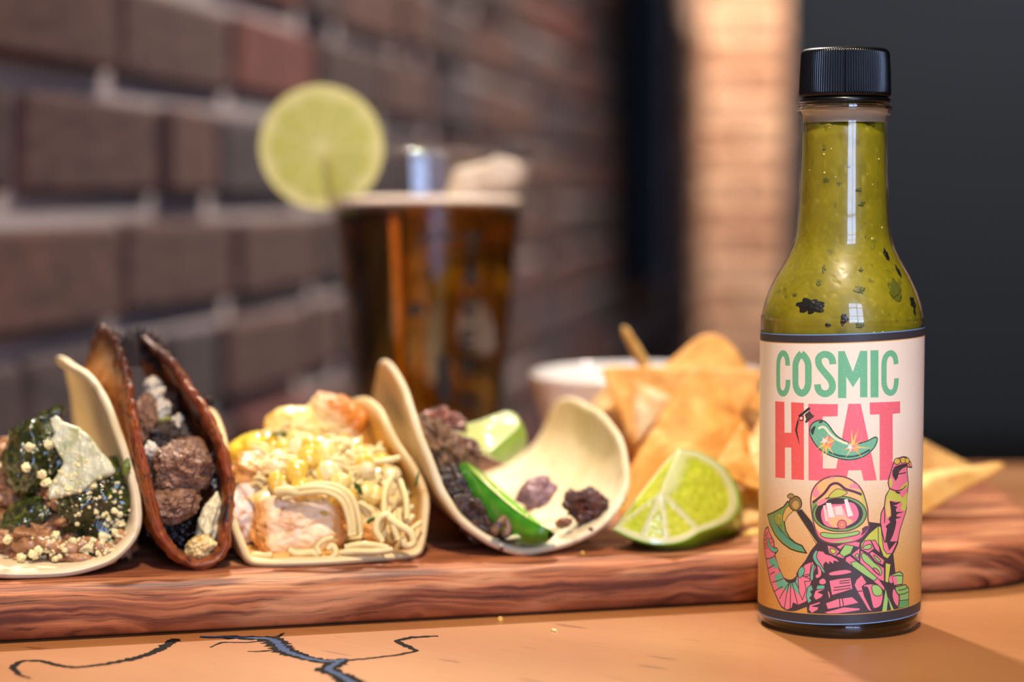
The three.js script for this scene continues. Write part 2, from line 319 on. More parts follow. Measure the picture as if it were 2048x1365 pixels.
// ---------------------------------------------------------------- the hot sauce bottle
// label artwork in 0.1 mm: [mode, fill, outline, outline width, "x y x y ..."]; x from the label's middle, y down from its top edge; even modes straight, odd curved, 2 and 3 open strokes
const ART = [
  [3, '', '#6dbc8c', 17, '-163 89 -163 66 -181 50 -201 69 -201 115 -200 159 -180 173 -161 157 -161 129'],
  [3, '', '#6dbc8c', 20, '-116 54 -136 70 -135 113 -135 152 -114 170 -94 152 -94 112 -95 69 -116 54'],
  [3, '', '#6dbc8c', 19, '-24 84 -25 65 -46 53 -66 64 -64 87 -45 109 -25 132 -24 157 -44 170 -66 158 -67 140'],
  [0, '#6dbc8c', '', 3, '-10 48 8 48 31 107 51 49 71 50 73 180 52 179 51 121 32 150 13 120 14 180 -9 179'],
  [0, '#6dbc8c', '', 3, '80 49 104 50 106 182 82 181'],
  [3, '', '#6dbc8c', 17, '163 93 162 71 141 57 122 73 122 115 123 158 144 176 165 163 165 133'],
  [0, '#f5665f', '', 3, '-213 193 -174 192 -172 280 -147 279 -149 192 -107 193 -104 411 -145 411 -147 321 -170 322 -169 410 -209 411'],
  [0, '#f4707c', '', 3, '-93 195 -9 196 -9 230 -51 231 -51 276 -24 278 -24 316 -49 318 -49 377 -10 377 -10 412 -90 411'],
  [0, '#f4707c', '', 3, '20 196 54 197 104 415 65 414 58 384 22 383 16 412 -18 412'],
  [0, '#f4707c', '', 3, '80 195 180 199 181 232 153 232 157 418 113 416 110 230 81 229'],
  [1, '#74be96', '#33453b', 3, '-70 243 -56 240 -44 244 -34 254 -25 268 -15 282 -2 292 16 303 38 309 56 308 74 303 89 296 98 292 105 297 103 308 96 322 83 334 66 346 43 352 20 354 -4 349 -31 340 -52 328 -70 312 -82 293 -89 278 -88 262 -82 251'],
  [3, '', '#e9f2c8', 7, '-63 265 -53 258 -43 262 -33 276 -15 293 5 303 19 308'],
  [1, '#2f3f36', '', 3, '-86 269 -78 260 -70 255 -75 273 -79 285 -84 277'],
  [1, '#2f3f36', '', 3, '-64 247 -56 242 -48 245 -57 250'],
  [3, '', '#2c5a48', 5, '-33 330 -14 339 10 344 34 345 60 339 82 328'],
  [1, '#f58f8a', '', 3, '-20 303 -22 311 -26 317 -32 320 -39 320 -46 317 -50 310 -52 303 -51 295 -46 289 -40 286 -33 286 -26 289 -22 296'],
  [1, '#f58f8a', '', 3, '52 318 51 324 46 328 40 330 33 330 27 327 22 323 21 317 22 311 27 307 33 305 40 305 46 308 51 312'],
  [0, '#f5cf6a', '', 3, '-36 303 -35 276 -43 302'],
  [0, '#efb552', '', 3, '-35 307 -18 289 -39 302'],
  [0, '#f5cf6a', '', 3, '-34 308 -8 293 -37 302'],
  [0, '#efb552', '', 3, '-45 305 -64 314 -43 311'],
  [0, '#f5cf6a', '', 3, '-46 307 -71 324 -43 313'],
  [0, '#efb552', '', 3, '-45 310 -55 335 -40 313'],
  [0, '#f5cf6a', '', 3, '-44 313 -40 346 -37 313'],
  [0, '#efb552', '', 3, '-46 313 -57 352 -40 315'],
  [0, '#f5cf6a', '', 3, '-39 314 -17 341 -34 310'],
  [0, '#efb552', '', 3, '-40 312 -24 322 -36 307'],
  [0, '#f5cf6a', '', 3, '-43 303 -61 302 -44 309'],
  [0, '#f5cf6a', '', 3, '35 309 29 265 29 309'],
  [0, '#efb552', '', 3, '38 310 50 262 32 308'],
  [0, '#f5cf6a', '', 3, '37 312 42 277 31 310'],
  [0, '#efb552', '', 3, '39 317 62 296 35 311'],
  [0, '#f5cf6a', '', 3, '41 321 91 324 41 315'],
  [0, '#efb552', '', 3, '35 324 64 352 39 320'],
  [0, '#f5cf6a', '', 3, '27 320 13 348 32 324'],
  [0, '#efb552', '', 3, '27 315 5 326 29 322'],
  [0, '#f5cf6a', '', 3, '33 313 21 300 28 316'],
  [0, '#efb552', '', 3, '34 322 54 331 37 317'],
  [0, '#fdeede', '', 3, '-33 302 -42 302 -45 311 -47 302 -56 303 -49 297 -52 289 -45 294 -38 289 -41 297'],
  [0, '#fdeede', '', 3, '38 322 29 321 27 330 24 321 15 321 22 316 19 308 26 313 33 308 30 317'],
  [2, '', '#33302c', 7, '-122 232 -89 207'],
  [3, '', '#33302c', 2.4, '-107 236 -108 239 -109 241 -112 243 -115 243 -118 243 -120 241 -122 239 -123 237 -122 234 -120 232 -118 230 -115 229 -112 230 -109 231 -108 233 -107 236'],
  [1, '#f6dfc4', '', 3, '-111 236 -111 238 -113 240 -116 240 -118 239 -119 236 -118 234 -116 233 -114 233 -111 234'],
  [0, '#33302c', '', 3, '-126 240 -122 244 -128 270 -118 315 -134 272 -131 257'],
  [0, '#4b423d', '', 3, '-104 226 -90 215 -80 227 -75 227 -78 233 -99 250 -103 246 -99 239'],
  [0, '#7da052', '#3e3a28', 4, '-249 523 -228 517 -199 505 -173 492 -158 475 -147 481 -150 497 -165 516 -169 537 -164 560 -149 579 -128 592 -108 598 -94 618 -117 616 -145 611 -176 597 -207 577 -233 550'],
  [1, '#57a383', '', 3, '-234 527 -220 549 -200 570 -170 592 -142 605 -114 612 -100 612 -111 601 -133 595 -157 582 -172 561 -189 554 -207 556 -217 537'],
  [1, '#b6b04a', '', 3, '-210 521 -183 512 -177 526 -185 545 -200 546 -210 536'],
  [3, '', '#4c5a30', 1.5, '-209 519 -215 533 -200 549 -178 568'],
  [3, '', '#4c5a30', 1.5, '-202 520 -207 539 -190 557 -165 574'],
  [3, '', '#4c5a30', 1.5, '-196 521 -199 545 -181 564 -153 580'],
  [3, '', '#4c5a30', 1.5, '-190 523 -192 550 -172 571 -141 587'],
  [3, '', '#4c5a30', 1.5, '-184 524 -185 556 -163 578 -130 594'],
  [1, '#e2b763', '#5a4a2c', 2, '-175 511 -158 486 -143 491 -134 499 -157 516 -169 537 -177 532'],
  [1, '#8d7646', '#4a3d26', 3, '-110 478 -111 485 -115 492 -120 497 -127 500 -134 500 -141 498 -147 494 -151 488 -153 481 -152 473 -148 467 -142 462 -135 459 -127 458 -121 460 -115 465 -112 471'],
  [1, '#c9a55e', '', 3, '-118 482 -120 488 -124 493 -130 495 -136 493 -140 489 -142 484 -140 478 -136 473 -130 471 -124 472 -120 476'],
  [1, '#a98f55', '#4a3d26', 2, '-135 458 -136 462 -141 465 -147 466 -153 466 -158 464 -160 460 -158 457 -153 454 -147 452 -141 453 -137 455'],
  [0, '#3d3735', '', 3, '-127 502 -109 493 -77 531 -59 583 -65 592'],
  [2, '', '#d6b063', 3, '-129 502 -63 589'],
  [2, '', '#d6b063', 3, '-110 493 -80 525'],
  [0, '#45393a', '', 3, '-63 588 -81 610 -97 639 -117 664 -126 681 -98 730 -89 789 -5 790 73 789 167 791 184 789 171 684 162 630 180 602 185 551 69 529 -67 539'],
  [0, '#f27f90', '#45393a', 4, '-245 558 -262 566 -273 586 -274 610 -264 638 -253 660 -243 683 -231 710 -214 735 -195 759 -178 780 -154 789 -126 784 -93 770 -87 730 -76 694 -64 656 -76 639 -101 652 -117 668 -123 686 -134 697 -151 702 -171 696 -187 675 -201 650 -209 633 -195 620 -199 614 -211 614 -214 595 -233 577'],
  [1, '#70b894', '', 3, '-250 657 -208 639 -199 653 -187 672 -215 673'],
  [0, '#70b894', '', 3, '-212 696 -183 680 -167 703 -151 706 -127 698 -104 661 -96 672 -113 742 -126 730 -147 717 -158 739 -166 725 -182 730 -198 724'],
  [3, '', '#45393a', 2.6, '-260 652 -232 651 -208 637'],
  [3, '', '#45393a', 2.6, '-243 679 -210 663'],
  [3, '', '#45393a', 2.6, '-231 694 -208 683'],
  [3, '', '#45393a', 2.6, '-220 715 -187 706 -173 698'],
  [3, '', '#45393a', 2.6, '-209 740 -174 721'],
  [3, '', '#45393a', 2.6, '-148 706 -170 732 -186 758'],
  [3, '', '#45393a', 2.6, '-148 706 -162 749 -166 783'],
  [3, '', '#45393a', 2.6, '-144 705 -145 753 -145 780'],
  [3, '', '#45393a', 2.6, '-140 705 -126 745 -119 771'],
  [3, '', '#45393a', 2.6, '-132 700 -116 720 -103 746'],
  [3, '', '#45393a', 2.6, '-100 687 -82 681'],
  [3, '', '#45393a', 2.6, '-117 691 -103 705'],
  [1, '#45393a', '', 3, '-173 695 -151 700 -134 695 -123 686 -127 704 -142 708 -155 709'],
  [0, '#45393a', '', 3, '-136 762 -119 768 -92 755 -92 771 -129 786 -162 788 -140 778'],
  [1, '#e8746a', '#45393a', 1.5, '-245 578 -247 581 -250 583 -254 584 -258 584 -262 583 -263 581 -262 578 -258 576 -254 575 -250 575 -247 576'],
  [1, '#e8746a', '#45393a', 1.5, '-252 589 -254 592 -257 595 -263 596 -268 596 -273 595 -275 593 -273 590 -269 587 -263 586 -258 586 -254 587'],
  [1, '#e8746a', '#45393a', 1.5, '-250 603 -251 606 -255 608 -261 610 -267 610 -272 609 -273 606 -272 603 -267 600 -261 598 -256 598 -252 600'],
  [1, '#e8746a', '#45393a', 1.5, '-249 616 -250 619 -253 622 -259 623 -264 623 -268 622 -270 619 -268 617 -264 614 -259 612 -254 612 -250 614'],
  [1, '#e8746a', '#45393a', 1.5, '-217 594 -218 598 -222 601 -227 603 -232 602 -237 600 -238 597 -237 593 -233 590 -227 588 -222 589 -218 591'],
  [1, '#70b894', '#45393a', 2, '-252 593 -242 586 -237 604 -221 613 -206 615 -195 613 -196 623 -211 629 -232 624 -247 612'],
  [0, '#f27f90', '#45393a', 2, '-64 610 -46 611 -38 619 -23 623 -7 632 2 643 -15 638 -16 648 -27 640 -28 650 -38 641 -44 650 -40 672 -48 660 -62 641 -68 629'],
  [1, '#70b894', '#45393a', 2, '-68 608 -60 609 -66 629 -54 645 -38 670 -42 675 -54 661 -72 640 -77 626'],
  [0, '#f27f90', '#45393a', 2, '-99 651 -79 642 -83 678 -97 680 -105 685 -84 690 -83 698 -99 699 -94 722 -105 753 -116 732 -121 680'],
  [1, '#70b894', '#45393a', 2, '-117 664 -104 655 -97 671 -110 689 -116 692 -121 680'],
  [1, '#70b894', '#45393a', 2, '-77 650 -68 647 -73 673 -72 694 -81 697 -83 680'],
  [1, '#f27f90', '#45393a', 2, '-64 651 -56 653 -48 668 -50 684 -66 691 -68 677 -58 677'],
  [1, '#f27f90', '#45393a', 2, '-30 670 12 662 32 665 37 673 1 679 -29 681'],
  [0, '#f27f90', '#45393a', 2, '-28 694 1 688 32 686 38 719 21 724 -20 736'],
  [0, '#f27f90', '#45393a', 2, '-37 758 -2 745 9 744 37 741 56 759 14 767 -31 776'],
  [0, '#f27f90', '#45393a', 2, '-44 785 14 769 59 774 60 780 -2 788 -29 789'],
  [0, '#70b894', '#45393a', 2, '-90 716 -78 707 -73 721 -81 728 -75 736 -83 746 -76 753 -87 762 -94 742'],
  [0, '#f27f90', '#45393a', 2, '-67 724 -45 714 -40 720 -59 728 -43 734 -49 743 -65 751 -72 741'],
  [0, '#70b894', '#45393a', 2, '-61 708 -40 707 -40 718 -65 721'],
  [0, '#f27f90', '#45393a', 2, '-83 765 -51 754 -53 761 -75 769 -56 770 -59 778 -76 789 -86 779'],
  [1, '#f27f90', '#45393a', 2, '-57 692 -42 686 -35 696 -37 705 -56 707'],
  [1, '#f27f90', '#45393a', 2, '-33 719 -26 727 -23 739 -27 749 -31 733'],
  [0, '#f27f90', '#45393a', 2, '48 693 63 680 78 703 64 714 72 742 96 788 83 781 52 729 42 708'],
  [1, '#f27f90', '#45393a', 2, '66 710 78 707 112 709 130 729 126 770 110 779 93 777 80 742'],
  [1, '#9fd070', '#45393a', 2, '91 710 112 711 128 729 125 744 103 744 95 732'],
  [1, '#45393a', '#45393a', 2, '69 714 80 714 88 737 95 767 100 781 91 777 80 748'],
  [0, '#f27f90', '#45393a', 2, '18 629 29 624 61 650 103 681 134 722 133 732 109 710 71 682 32 651 16 639'],
  [0, '#9fd070', '#45393a', 2, '31 643 47 640 61 650 103 681 109 693 99 700 71 681 37 655'],
  [0, '#f27f90', '#45393a', 2, '59 609 83 626 102 647 131 666 132 705 116 698 84 670 57 644'],
  [1, '#9fd070', '#45393a', 2, '61 613 81 628 100 649 124 667 122 691 100 673 87 656 63 639'],
  [1, '#f27f90', '#45393a', 2, '92 660 109 666 120 683 109 681'],
  [0, '#f27f90', '#45393a', 2, '-35 593 -15 599 1 611 -11 625 -29 617'],
  [1, '#c9cf55', '#45393a', 2, '-27 601 -13 605 -7 613 -15 619 -25 615'],
  [0, '#f27f90', '#45393a', 2, '-10 597 31 582 58 587 54 602 41 598 15 592 2 607'],
  [0, '#f27f90', '#45393a', 2, '-11 625 0 617 16 629 10 632'],
  [0, '#9fd070', '#45393a', 2, '0 617 15 592 40 597 31 617 12 627'],
  [0, '#f27f90', '#45393a', 2, '35 619 57 602 55 641 34 622'],
  [1, '#9fd070', '#45393a', 2, '41 622 53 618 54 636'],
  [0, '#c9cf55', '#45393a', 2, '60 591 82 565 111 544 117 623 99 610 83 619 59 607'],
  [0, '#f27f90', '#45393a', 2, '60 607 70 584 87 583 99 608 81 620'],
  [1, '#9fd070', '#45393a', 2, '67 599 89 593 93 605 79 610 65 607'],
  [0, '#f27f90', '#45393a', 2, '89 585 101 584 115 607 117 623 102 610'],
  [0, '#f27f90', '#45393a', 2, '83 620 93 615 132 644 127 657 104 646'],
  [1, '#9fd070', '#45393a', 2, '93 623 108 632 124 649 109 646'],
  [3, '', '#45393a', 2.6, '1 696 30 693'],
  [3, '', '#45393a', 2.6, '1 702 29 700'],
  [3, '', '#45393a', 2.6, '-14 714 32 708'],
  [3, '', '#45393a', 2.6, '-16 722 32 716'],
  [3, '', '#45393a', 2.6, '1 745 4 772'],
  [3, '', '#45393a', 2.6, '9 744 13 766'],
  [3, '', '#45393a', 2.6, '-31 777 14 768 58 764'],
  [3, '', '#45393a', 2.6, '48 726 65 726'],
  [3, '', '#45393a', 2.6, '-68 689 -65 720'],
  [3, '', '#45393a', 2.6, '-79 697 -71 694'],
  [0, '#f27f90', '#45393a', 3, '118 540 190 548 185 567 177 598 159 626 138 642 124 622 114 585'],
  [0, '#c9cf55', '#45393a', 2, '110 544 119 548 121 564 128 612 139 627 156 628 142 641 128 633 112 595'],
  [0, '#45393a', '', 3, '141 546 158 556 155 589 169 599 147 618 134 581'],
  [0, '#c9cf55', '', 3, '136 653 152 658 145 709 136 705'],
  [0, '#9fd070', '', 3, '137 726 145 757 141 794 126 791'],
  [0, '#9fd070', '', 3, '144 749 168 792 158 792'],
  [1, '#f27f90', '#45393a', 2, '146 697 155 686 166 692 163 715 148 711'],
  [1, '#f27f90', '#45393a', 2, '161 725 177 737 187 754 184 789 160 759'],
  [0, '#9fd070', '#45393a', 3, '157 688 187 683 202 693 200 721 167 720'],
  [0, '#f27f90', '', 3, '158 691 176 699 180 719 167 719'],
  [3, '', '#45393a', 2.5, '161 693 182 692 202 698'],
  [0, '#8fc063', '#45393a', 3, '169 725 213 724 231 739 232 792 186 788 190 755 176 741'],
  [0, '#5fa860', '', 3, '189 769 229 771 230 790 188 787'],
  [3, '', '#45393a', 2.5, '183 736 206 739 226 734'],
  [3, '', '#45393a', 2.5, '183 748 210 752 229 747'],
  [3, '', '#45393a', 2.5, '189 767 231 770'],
  [0, '#f27f90', '#45393a', 3, '159 369 150 394 143 412 140 425 146 444 133 462 129 491 119 509 117 535 122 561 131 592 177 597 188 561 204 529 214 508 215 471 222 438 217 415 213 388 238 393 236 383 222 368 209 360 195 357 179 359 166 360'],
  [1, '#e3c04e', '#45393a', 2, '184 369 183 373 179 375 174 377 169 376 164 374 161 370 160 367 161 363 164 360 169 359 174 359 179 361 183 365'],
  [1, '#e3c04e', '#45393a', 2, '209 369 207 372 204 375 199 376 194 376 189 374 186 370 185 366 186 362 189 359 193 358 199 359 204 361 207 365'],
  [1, '#e3c04e', '#45393a', 2, '225 371 224 375 221 377 217 379 212 378 208 376 205 373 204 369 205 366 207 363 212 362 216 362 221 365 224 368'],
  [1, '#e8b25c', '#45393a', 2, '221 376 231 375 238 385 237 393 224 385'],
  [0, '#45393a', '', 3, '163 382 184 378 214 378 217 385 195 390 181 397 175 414 167 423 155 406 155 393'],
  [3, '', '#45393a', 3, '179 404 209 404'],
  [1, '#c9cf55', '', 3, '143 414 157 413 155 438 146 441'],
  [1, '#c9cf55', '', 3, '218 427 221 442 197 454 179 449'],
  [0, '#c9cf55', '', 3, '146 445 165 454 186 465 194 476 216 460 215 495 211 510 198 511 187 501 197 491 181 483 151 476 150 519 138 526 131 495 135 464'],
  [1, '#f3c27a', '', 3, '138 468 147 467 150 519 138 522 135 499'],
  [0, '#45393a', '', 3, '146 477 168 484 192 484 171 491 159 491 176 498 169 503 171 511 201 515 174 517 171 524 193 529 169 531 172 541 167 559 160 576 149 594 133 592 139 555 134 548 150 538 143 528 153 520 151 501'],
  [1, '#45393a', '', 3, '165 451 179 455 188 456 182 462 170 458'],
  [3, '', '#45393a', 3, '145 441 158 448 175 452 197 450 211 441'],
  [3, '', '#45393a', 3, '129 493 132 517 130 538'],
  [1, '#f3c27a', '#7a4a4e', 4, '-83 483 -83 457 -77 435 -61 415 -39 402 -9 397 20 403 44 419 62 441 71 468 79 496 78 522 84 545 74 564 53 582 18 588 -24 590 -57 577 -67 555 -75 527'],
  [1, '#f3949c', '', 3, '-79 446 -72 431 -63 424 -65 439 -50 448 -74 463'],
  [1, '#f3949c', '', 3, '33 418 46 421 57 441 38 434 21 433'],
  [1, '#f3949c', '', 3, '-35 404 -22 399 -12 401 -28 409'],
  [1, '#c9cf55', '', 3, '50 443 60 441 70 470 76 494 72 511 64 476'],
  [1, '#7cab62', '', 3, '-81 475 -69 465 -56 456 -74 492 -71 531 -76 522'],
  [1, '#f27f90', '', 3, '-70 542 -55 561 -14 578 39 570 74 548 83 551 53 582 -3 589 -55 579'],
  [1, '#7cab62', '#4e4a3c', 3, '75 508 73 519 68 528 60 537 50 544 37 550 23 554 8 555 -8 555 -23 553 -38 549 -51 543 -62 535 -70 526 -75 516 -77 506 -75 495 -70 485 -62 476 -51 468 -39 461 -24 457 -9 455 6 455 22 458 36 463 49 469 60 478 68 487 73 498'],
  [1, '#45393a', '', 3, '65 507 63 516 59 525 52 532 43 539 31 544 19 547 5 549 -9 549 -22 547 -35 543 -47 538 -56 531 -64 523 -68 514 -70 505 -68 496 -64 487 -57 479 -47 471 -36 466 -23 462 -10 460 4 460 18 463 31 467 42 473 51 480 59 488 63 498'],
  [3, '', '#5e3946', 7, '-77 474 -50 454 -36 437 -28 423 -12 417 1 423 13 436 40 443 60 453'],
  [1, '#f3949c', '', 3, '-68 474 -47 461 -32 465 -41 474 -62 485'],
  [1, '#c9cf55', '#7a4a4e', 2, '-35 459 -22 443 -9 433 8 437 24 446 4 456 -17 461'],
  [1, '#f07f95', '', 3, '-54 500 -45 480 -26 477 8 478 28 471 44 480 54 504 50 522 35 535 9 544 -21 545 -42 538 -51 522'],
  [1, '#f7b9a6', '', 3, '-41 491 -17 484 9 485 17 509 26 533 9 542 -18 543 -31 534 -36 513'],
  [1, '#f4c081', '', 3, '-32 519 -4 513 26 518 39 527 26 537 1 544 -25 542'],
  [0, '#fdeee0', '', 3, '-39 474 -25 474 -14 514 -30 515'],
  [0, '#fdeee0', '', 3, '11 465 20 463 37 511 22 514'],
  [0, '#fbe0d0', '', 3, '-15 485 5 482 9 508 -11 508'],
  [0, '#fbd8c8', '', 3, '-47 482 -41 480 -33 526 -40 526'],
  [1, '#f3a07c', '#c0506a', 4, '18 536 17 541 15 545 11 547 6 548 1 547 -3 544 -5 540 -6 536 -5 531 -3 527 1 524 6 523 11 524 15 527 17 531'],
  [1, '#f7b25a', '#c0506a', 2, '12 536 11 539 9 541 6 542 3 541 1 539 0 536 1 533 3 530 6 530 9 530 11 533'],
  [1, '#9fd070', '#45393a', 2, '-53 555 -14 562 29 559 54 553 57 565 18 572 -20 576 -54 570'],
  [1, '#9fd070', '', 3, '-24 586 10 580 40 576 35 581 1 588'],
  [1, '#6a3f50', '', 3, '59 550 76 540 83 547 72 561 57 571 65 556']
];
const bottle = base('sauce_bottle', [0.0955, 0, -0.5905], Math.atan2(-0.0955, 0.5905));
tag(bottle, 'tall glass bottle of green hot sauce with black screw cap and an illustrated paper label', 'bottle');
{
  const P = [[0, 0.0008], [15, 0.4], [19.5, 0.15], [21.6, 0.5], [22.8, 1.8], [23.3, 4], [23.35, 20], [23.35, 60], [23.35, 87.5], [23.2, 89.4], [22.85, 91.6], [22.2, 94.2], [21.3, 96.8], [20.3, 99.2], [19.1, 101.6], [17.8, 103.9], [16.4, 106.4], [15.1, 109.2], [14.2, 111.8], [13.65, 114.5], [13.25, 118.5], [12.95, 124], [12.65, 132], [12.42, 140], [12.35, 146.2], [12.7, 147.6], [13.3, 148.4], [13.62, 149.4], [13.6, 150.4], [13.2, 151.3], [12.5, 151.8], [11.4, 152.2], [10.8, 153], [10.8, 163]].map((p) => [p[0] * MM, p[1] * MM]);
  const curve = new THREE.SplineCurve(P.map((p) => new THREE.Vector2(p[0], p[1])));
  const dense = curve.getPoints(240).map((q) => [Math.max(q.x, 0), Math.max(q.y, 0)]);
  const glass = phy({ color: 0xffffff, roughness: 0.015, transmission: 1, thickness: 0, ior: 1.52, specularIntensity: 1 });
  mesh('glass', lathe(dense, 128), glass, bottle);
  // the thick glass foot under the sauce
  mesh('glass_foot', lathe([[0, 0.7], [16, 0.9], [20.8, 1.1], [22.3, 2.4], [22.75, 4.2], [20, 5.2], [12, 4.4], [0, 4.0]].map((p) => [p[0] * MM, p[1] * MM]), 96), phy({ color: 0xffffff, roughness: 0.02, transmission: 1, thickness: 0.01, ior: 1.5, attenuationColor: new THREE.Color(0x8a9a60), attenuationDistance: 0.02 }), bottle);
  // sauce: filled to the neck, its skin flecked with herbs and seeds
  const inner = dense.filter((p) => p[1] > 0.0052 && p[1] < 0.1455).map((p) => [p[0] - 0.0007, p[1]]);
  const sg = welded(lathe([[0, 0.0052], [0.012, 0.0052], ...inner, [0.010, 0.1462], [0, 0.1458]], 260));
  const sp = sg.attributes.position;
  for (let i = 0; i < sp.count; i++) {
    const x = sp.getX(i), y = sp.getY(i), z = sp.getZ(i), r = Math.hypot(x, z);
    if (r > 0.006) { const k = 1 - 0.00022 * Math.max(0, fbm(x * 420, y * 420, z * 420, 3)) / r - (y > 0.143 ? 0.0003 * (1 + noise(x * 300, y * 100, z * 300)) / r : 0); sp.setX(i, x * k); sp.setZ(i, z * k); }
    if (y > 0.1448) sp.setY(i, y + 0.0030 * fbm(x * 200, 3, z * 200, 3));
  }
  sg.computeVertexNormals();
  paint(sg, (p) => {
    const a = fbm(p[0] * 130, p[1] * 130, p[2] * 130, 4), b = fbm(p[0] * 700, p[1] * 700, p[2] * 700, 3), c = fbm(p[0] * 330 + 7, p[1] * 330, p[2] * 330, 2);
    let k = mix(lin('#7c7406'), lin('#968a10'), clamp(0.5 + 1.1 * a + 0.6 * b));
    k = mix(k, lin('#4c5210'), smooth(0.24, 0.36, c) * 0.6);
    k = mix(k, lin('#aaa23c'), smooth(0.26, 0.36, b) * 0.55);
    return k;
  });
  const sauce = mesh('sauce', sg, phy({ vertexColors: true, roughness: 0.42, clearcoat: 0.25, clearcoatRoughness: 0.2 }), bottle);
  sauce.userData.label = 'thick green sauce with dark herb flecks';
  // the film of sauce left in the neck and the thick glass bead under the cap
  mesh('sauce_residue', lathe([[11.6, 145.6], [11.7, 147.2], [12.2, 148.6], [12.4, 149.8]].map((p) => [p[0] * MM, p[1] * MM]), 90), phy({ color: 0xd8c8a8, roughness: 0.4, transmission: 0.6, thickness: 0, side: THREE.DoubleSide }), bottle);
  mesh('glass_bead', new THREE.TorusGeometry(12.6 * MM, 0.95 * MM, 20, 120).rotateX(Math.PI / 2).translate(0, 149.9 * MM, 0), phy({ color: 0xf4ead8, roughness: 0.03, transmission: 1, thickness: 0.002, ior: 1.5 }), bottle);
  // flecks of charred herb pressed against the glass: angle from the front (rad), height (mm), outline radii (mm)
  const rf = rng(5);
  for (const [ang, h, rx, ry, dark] of [[-0.44, 94.0, 3.2, 1.6, 1], [-0.36, 93.4, 2.0, 1.3, 1], [0.02, 90.6, 0.9, 1.4, 1], [-0.17, 88.9, 0.7, 0.5, 1], [0.21, 88.9, 1.0, 0.8, 0], [0.83, 98.0, 2.0, 2.4, 0], [1.17, 94.6, 1.5, 1.6, 1], [1.15, 92.0, 0.6, 0.7, 1], [0.24, 98.6, 1.4, 0.8, 0], [-0.35, 100.3, 0.6, 0.9, 0], [0.50, 113.0, 0.5, 0.4, 1], [-0.31, 104.4, 0.5, 0.9, 0], [0.95, 108.0, 0.8, 1.3, 1], [1.1, 103.5, 0.6, 1.4, 1], [0.35, 126.4, 1.0, 0.6, 0], [0.42, 122.5, 1.2, 0.7, 0], [-0.42, 129.0, 0.9, 0.9, 0], [-0.12, 128.2, 0.5, 0.5, 0], [0.12, 133, 0.5, 0.4, 0], [-0.5, 138, 0.5, 0.5, 0], [0.3, 104, 0.5, 0.5, 0], [-0.7, 97, 0.6, 0.5, 0]]) {
    let r = 0.0125; for (const q of dense) if (Math.abs(q[1] - h * MM) < 0.001) r = q[0];
    const g = lump({ r: [rx * MM, ry * MM, 0.35 * MM], amp: 0.75, freq: 1.3, seed: 20 + h + ang * 7, detail: 9 });
    const p = g.attributes.position;
    for (let i = 0; i < p.count; i++) { const q = p.getX(i) / r + ang; const rr = r - 0.00075 + p.getZ(i) * 0.6; let rl = rr; p.setXYZ(i, rl * Math.sin(q), h * MM + p.getY(i), rl * Math.cos(q)); }
    if (h < 112) for (let i = 0; i < p.count; i++) { const y = p.getY(i); let best = r; let bd = 1; for (const q of dense) { const d = Math.abs(q[1] - y); if (d < bd && q[1] < 0.147) { bd = d; best = q[0]; } } const x = p.getX(i), z = p.getZ(i), k = (best - 0.0006 + (Math.hypot(x, z) - r + 0.00075)) / Math.hypot(x, z); p.setX(i, x * k); p.setZ(i, z * k); }
    g.computeVertexNormals();
    mesh('herb_fleck', g, phy({ color: dark ? 0x17170a : 0x5d5f16, roughness: 0.4, clearcoat: 0.4 }), bottle);
  }
  // small air bubbles behind the glass
  const bub = new THREE.SphereGeometry(1, 14, 10), bm = phy({ color: 0xd6d07a, roughness: 0.08, clearcoat: 1 });
  for (let k = 0; k < 26; k++) {
    const ang = -1.0 + rf() * 2.3, h = 86 + rf() * 58; let r = 0.0125; for (const q of dense) if (Math.abs(q[1] - h * MM) < 0.0012) r = q[0];
    const b = mesh('air_bubble', bub, bm, bottle); const s = (0.15 + rf() * 0.3) * MM;
    b.scale.set(s, s, s); b.position.set((r - 0.0008) * Math.sin(ang), h * MM, (r - 0.0008) * Math.cos(ang));
  }
  // cap: ribbed skirt, a tamper ring below, a slightly domed top
  const capMat = phy({ color: 0x050608, roughness: 0.3 });
  const ribs = 110, cg = lathe([[0, 166.9], [9, 166.85], [11.6, 166.6], [12.25, 166.0], [12.45, 165.3], [12.55, 163.5], [12.75, 160], [12.85, 157], [12.95, 154.2], [12.9, 153.2], [12.3, 152.9], [11.6, 152.9]].map((p) => [p[0] * MM, p[1] * MM]).reverse(), ribs * 6);
  const cp = cg.attributes.position;
  for (let i = 0; i < cp.count; i++) {
    const x = cp.getX(i), y = cp.getY(i), z = cp.getZ(i), r = Math.hypot(x, z);
    if (r > 0.0122 && y > 0.1535 && y < 0.1656) { const k = 1 + (0.00017 * Math.cos(Math.atan2(z, x) * ribs)) / r; cp.setX(i, x * k); cp.setZ(i, z * k); }
  }
  cg.computeVertexNormals();
  const cap = mesh('cap', cg, capMat, bottle); cap.userData.label = 'black ribbed plastic screw cap';
  mesh('cap_collar', lathe([[11.2, 151.2], [12.7, 151.3], [12.95, 151.7], [12.9, 152.4], [12.3, 152.7], [11.2, 152.7]].map((p) => [p[0] * MM, p[1] * MM]), 96), capMat, bottle);

  // the paper label: a sheet round the bottle, put on a little crooked
  const SC = 13.9, LW = 2048, LH = 1140;                          // texture pixels per mm
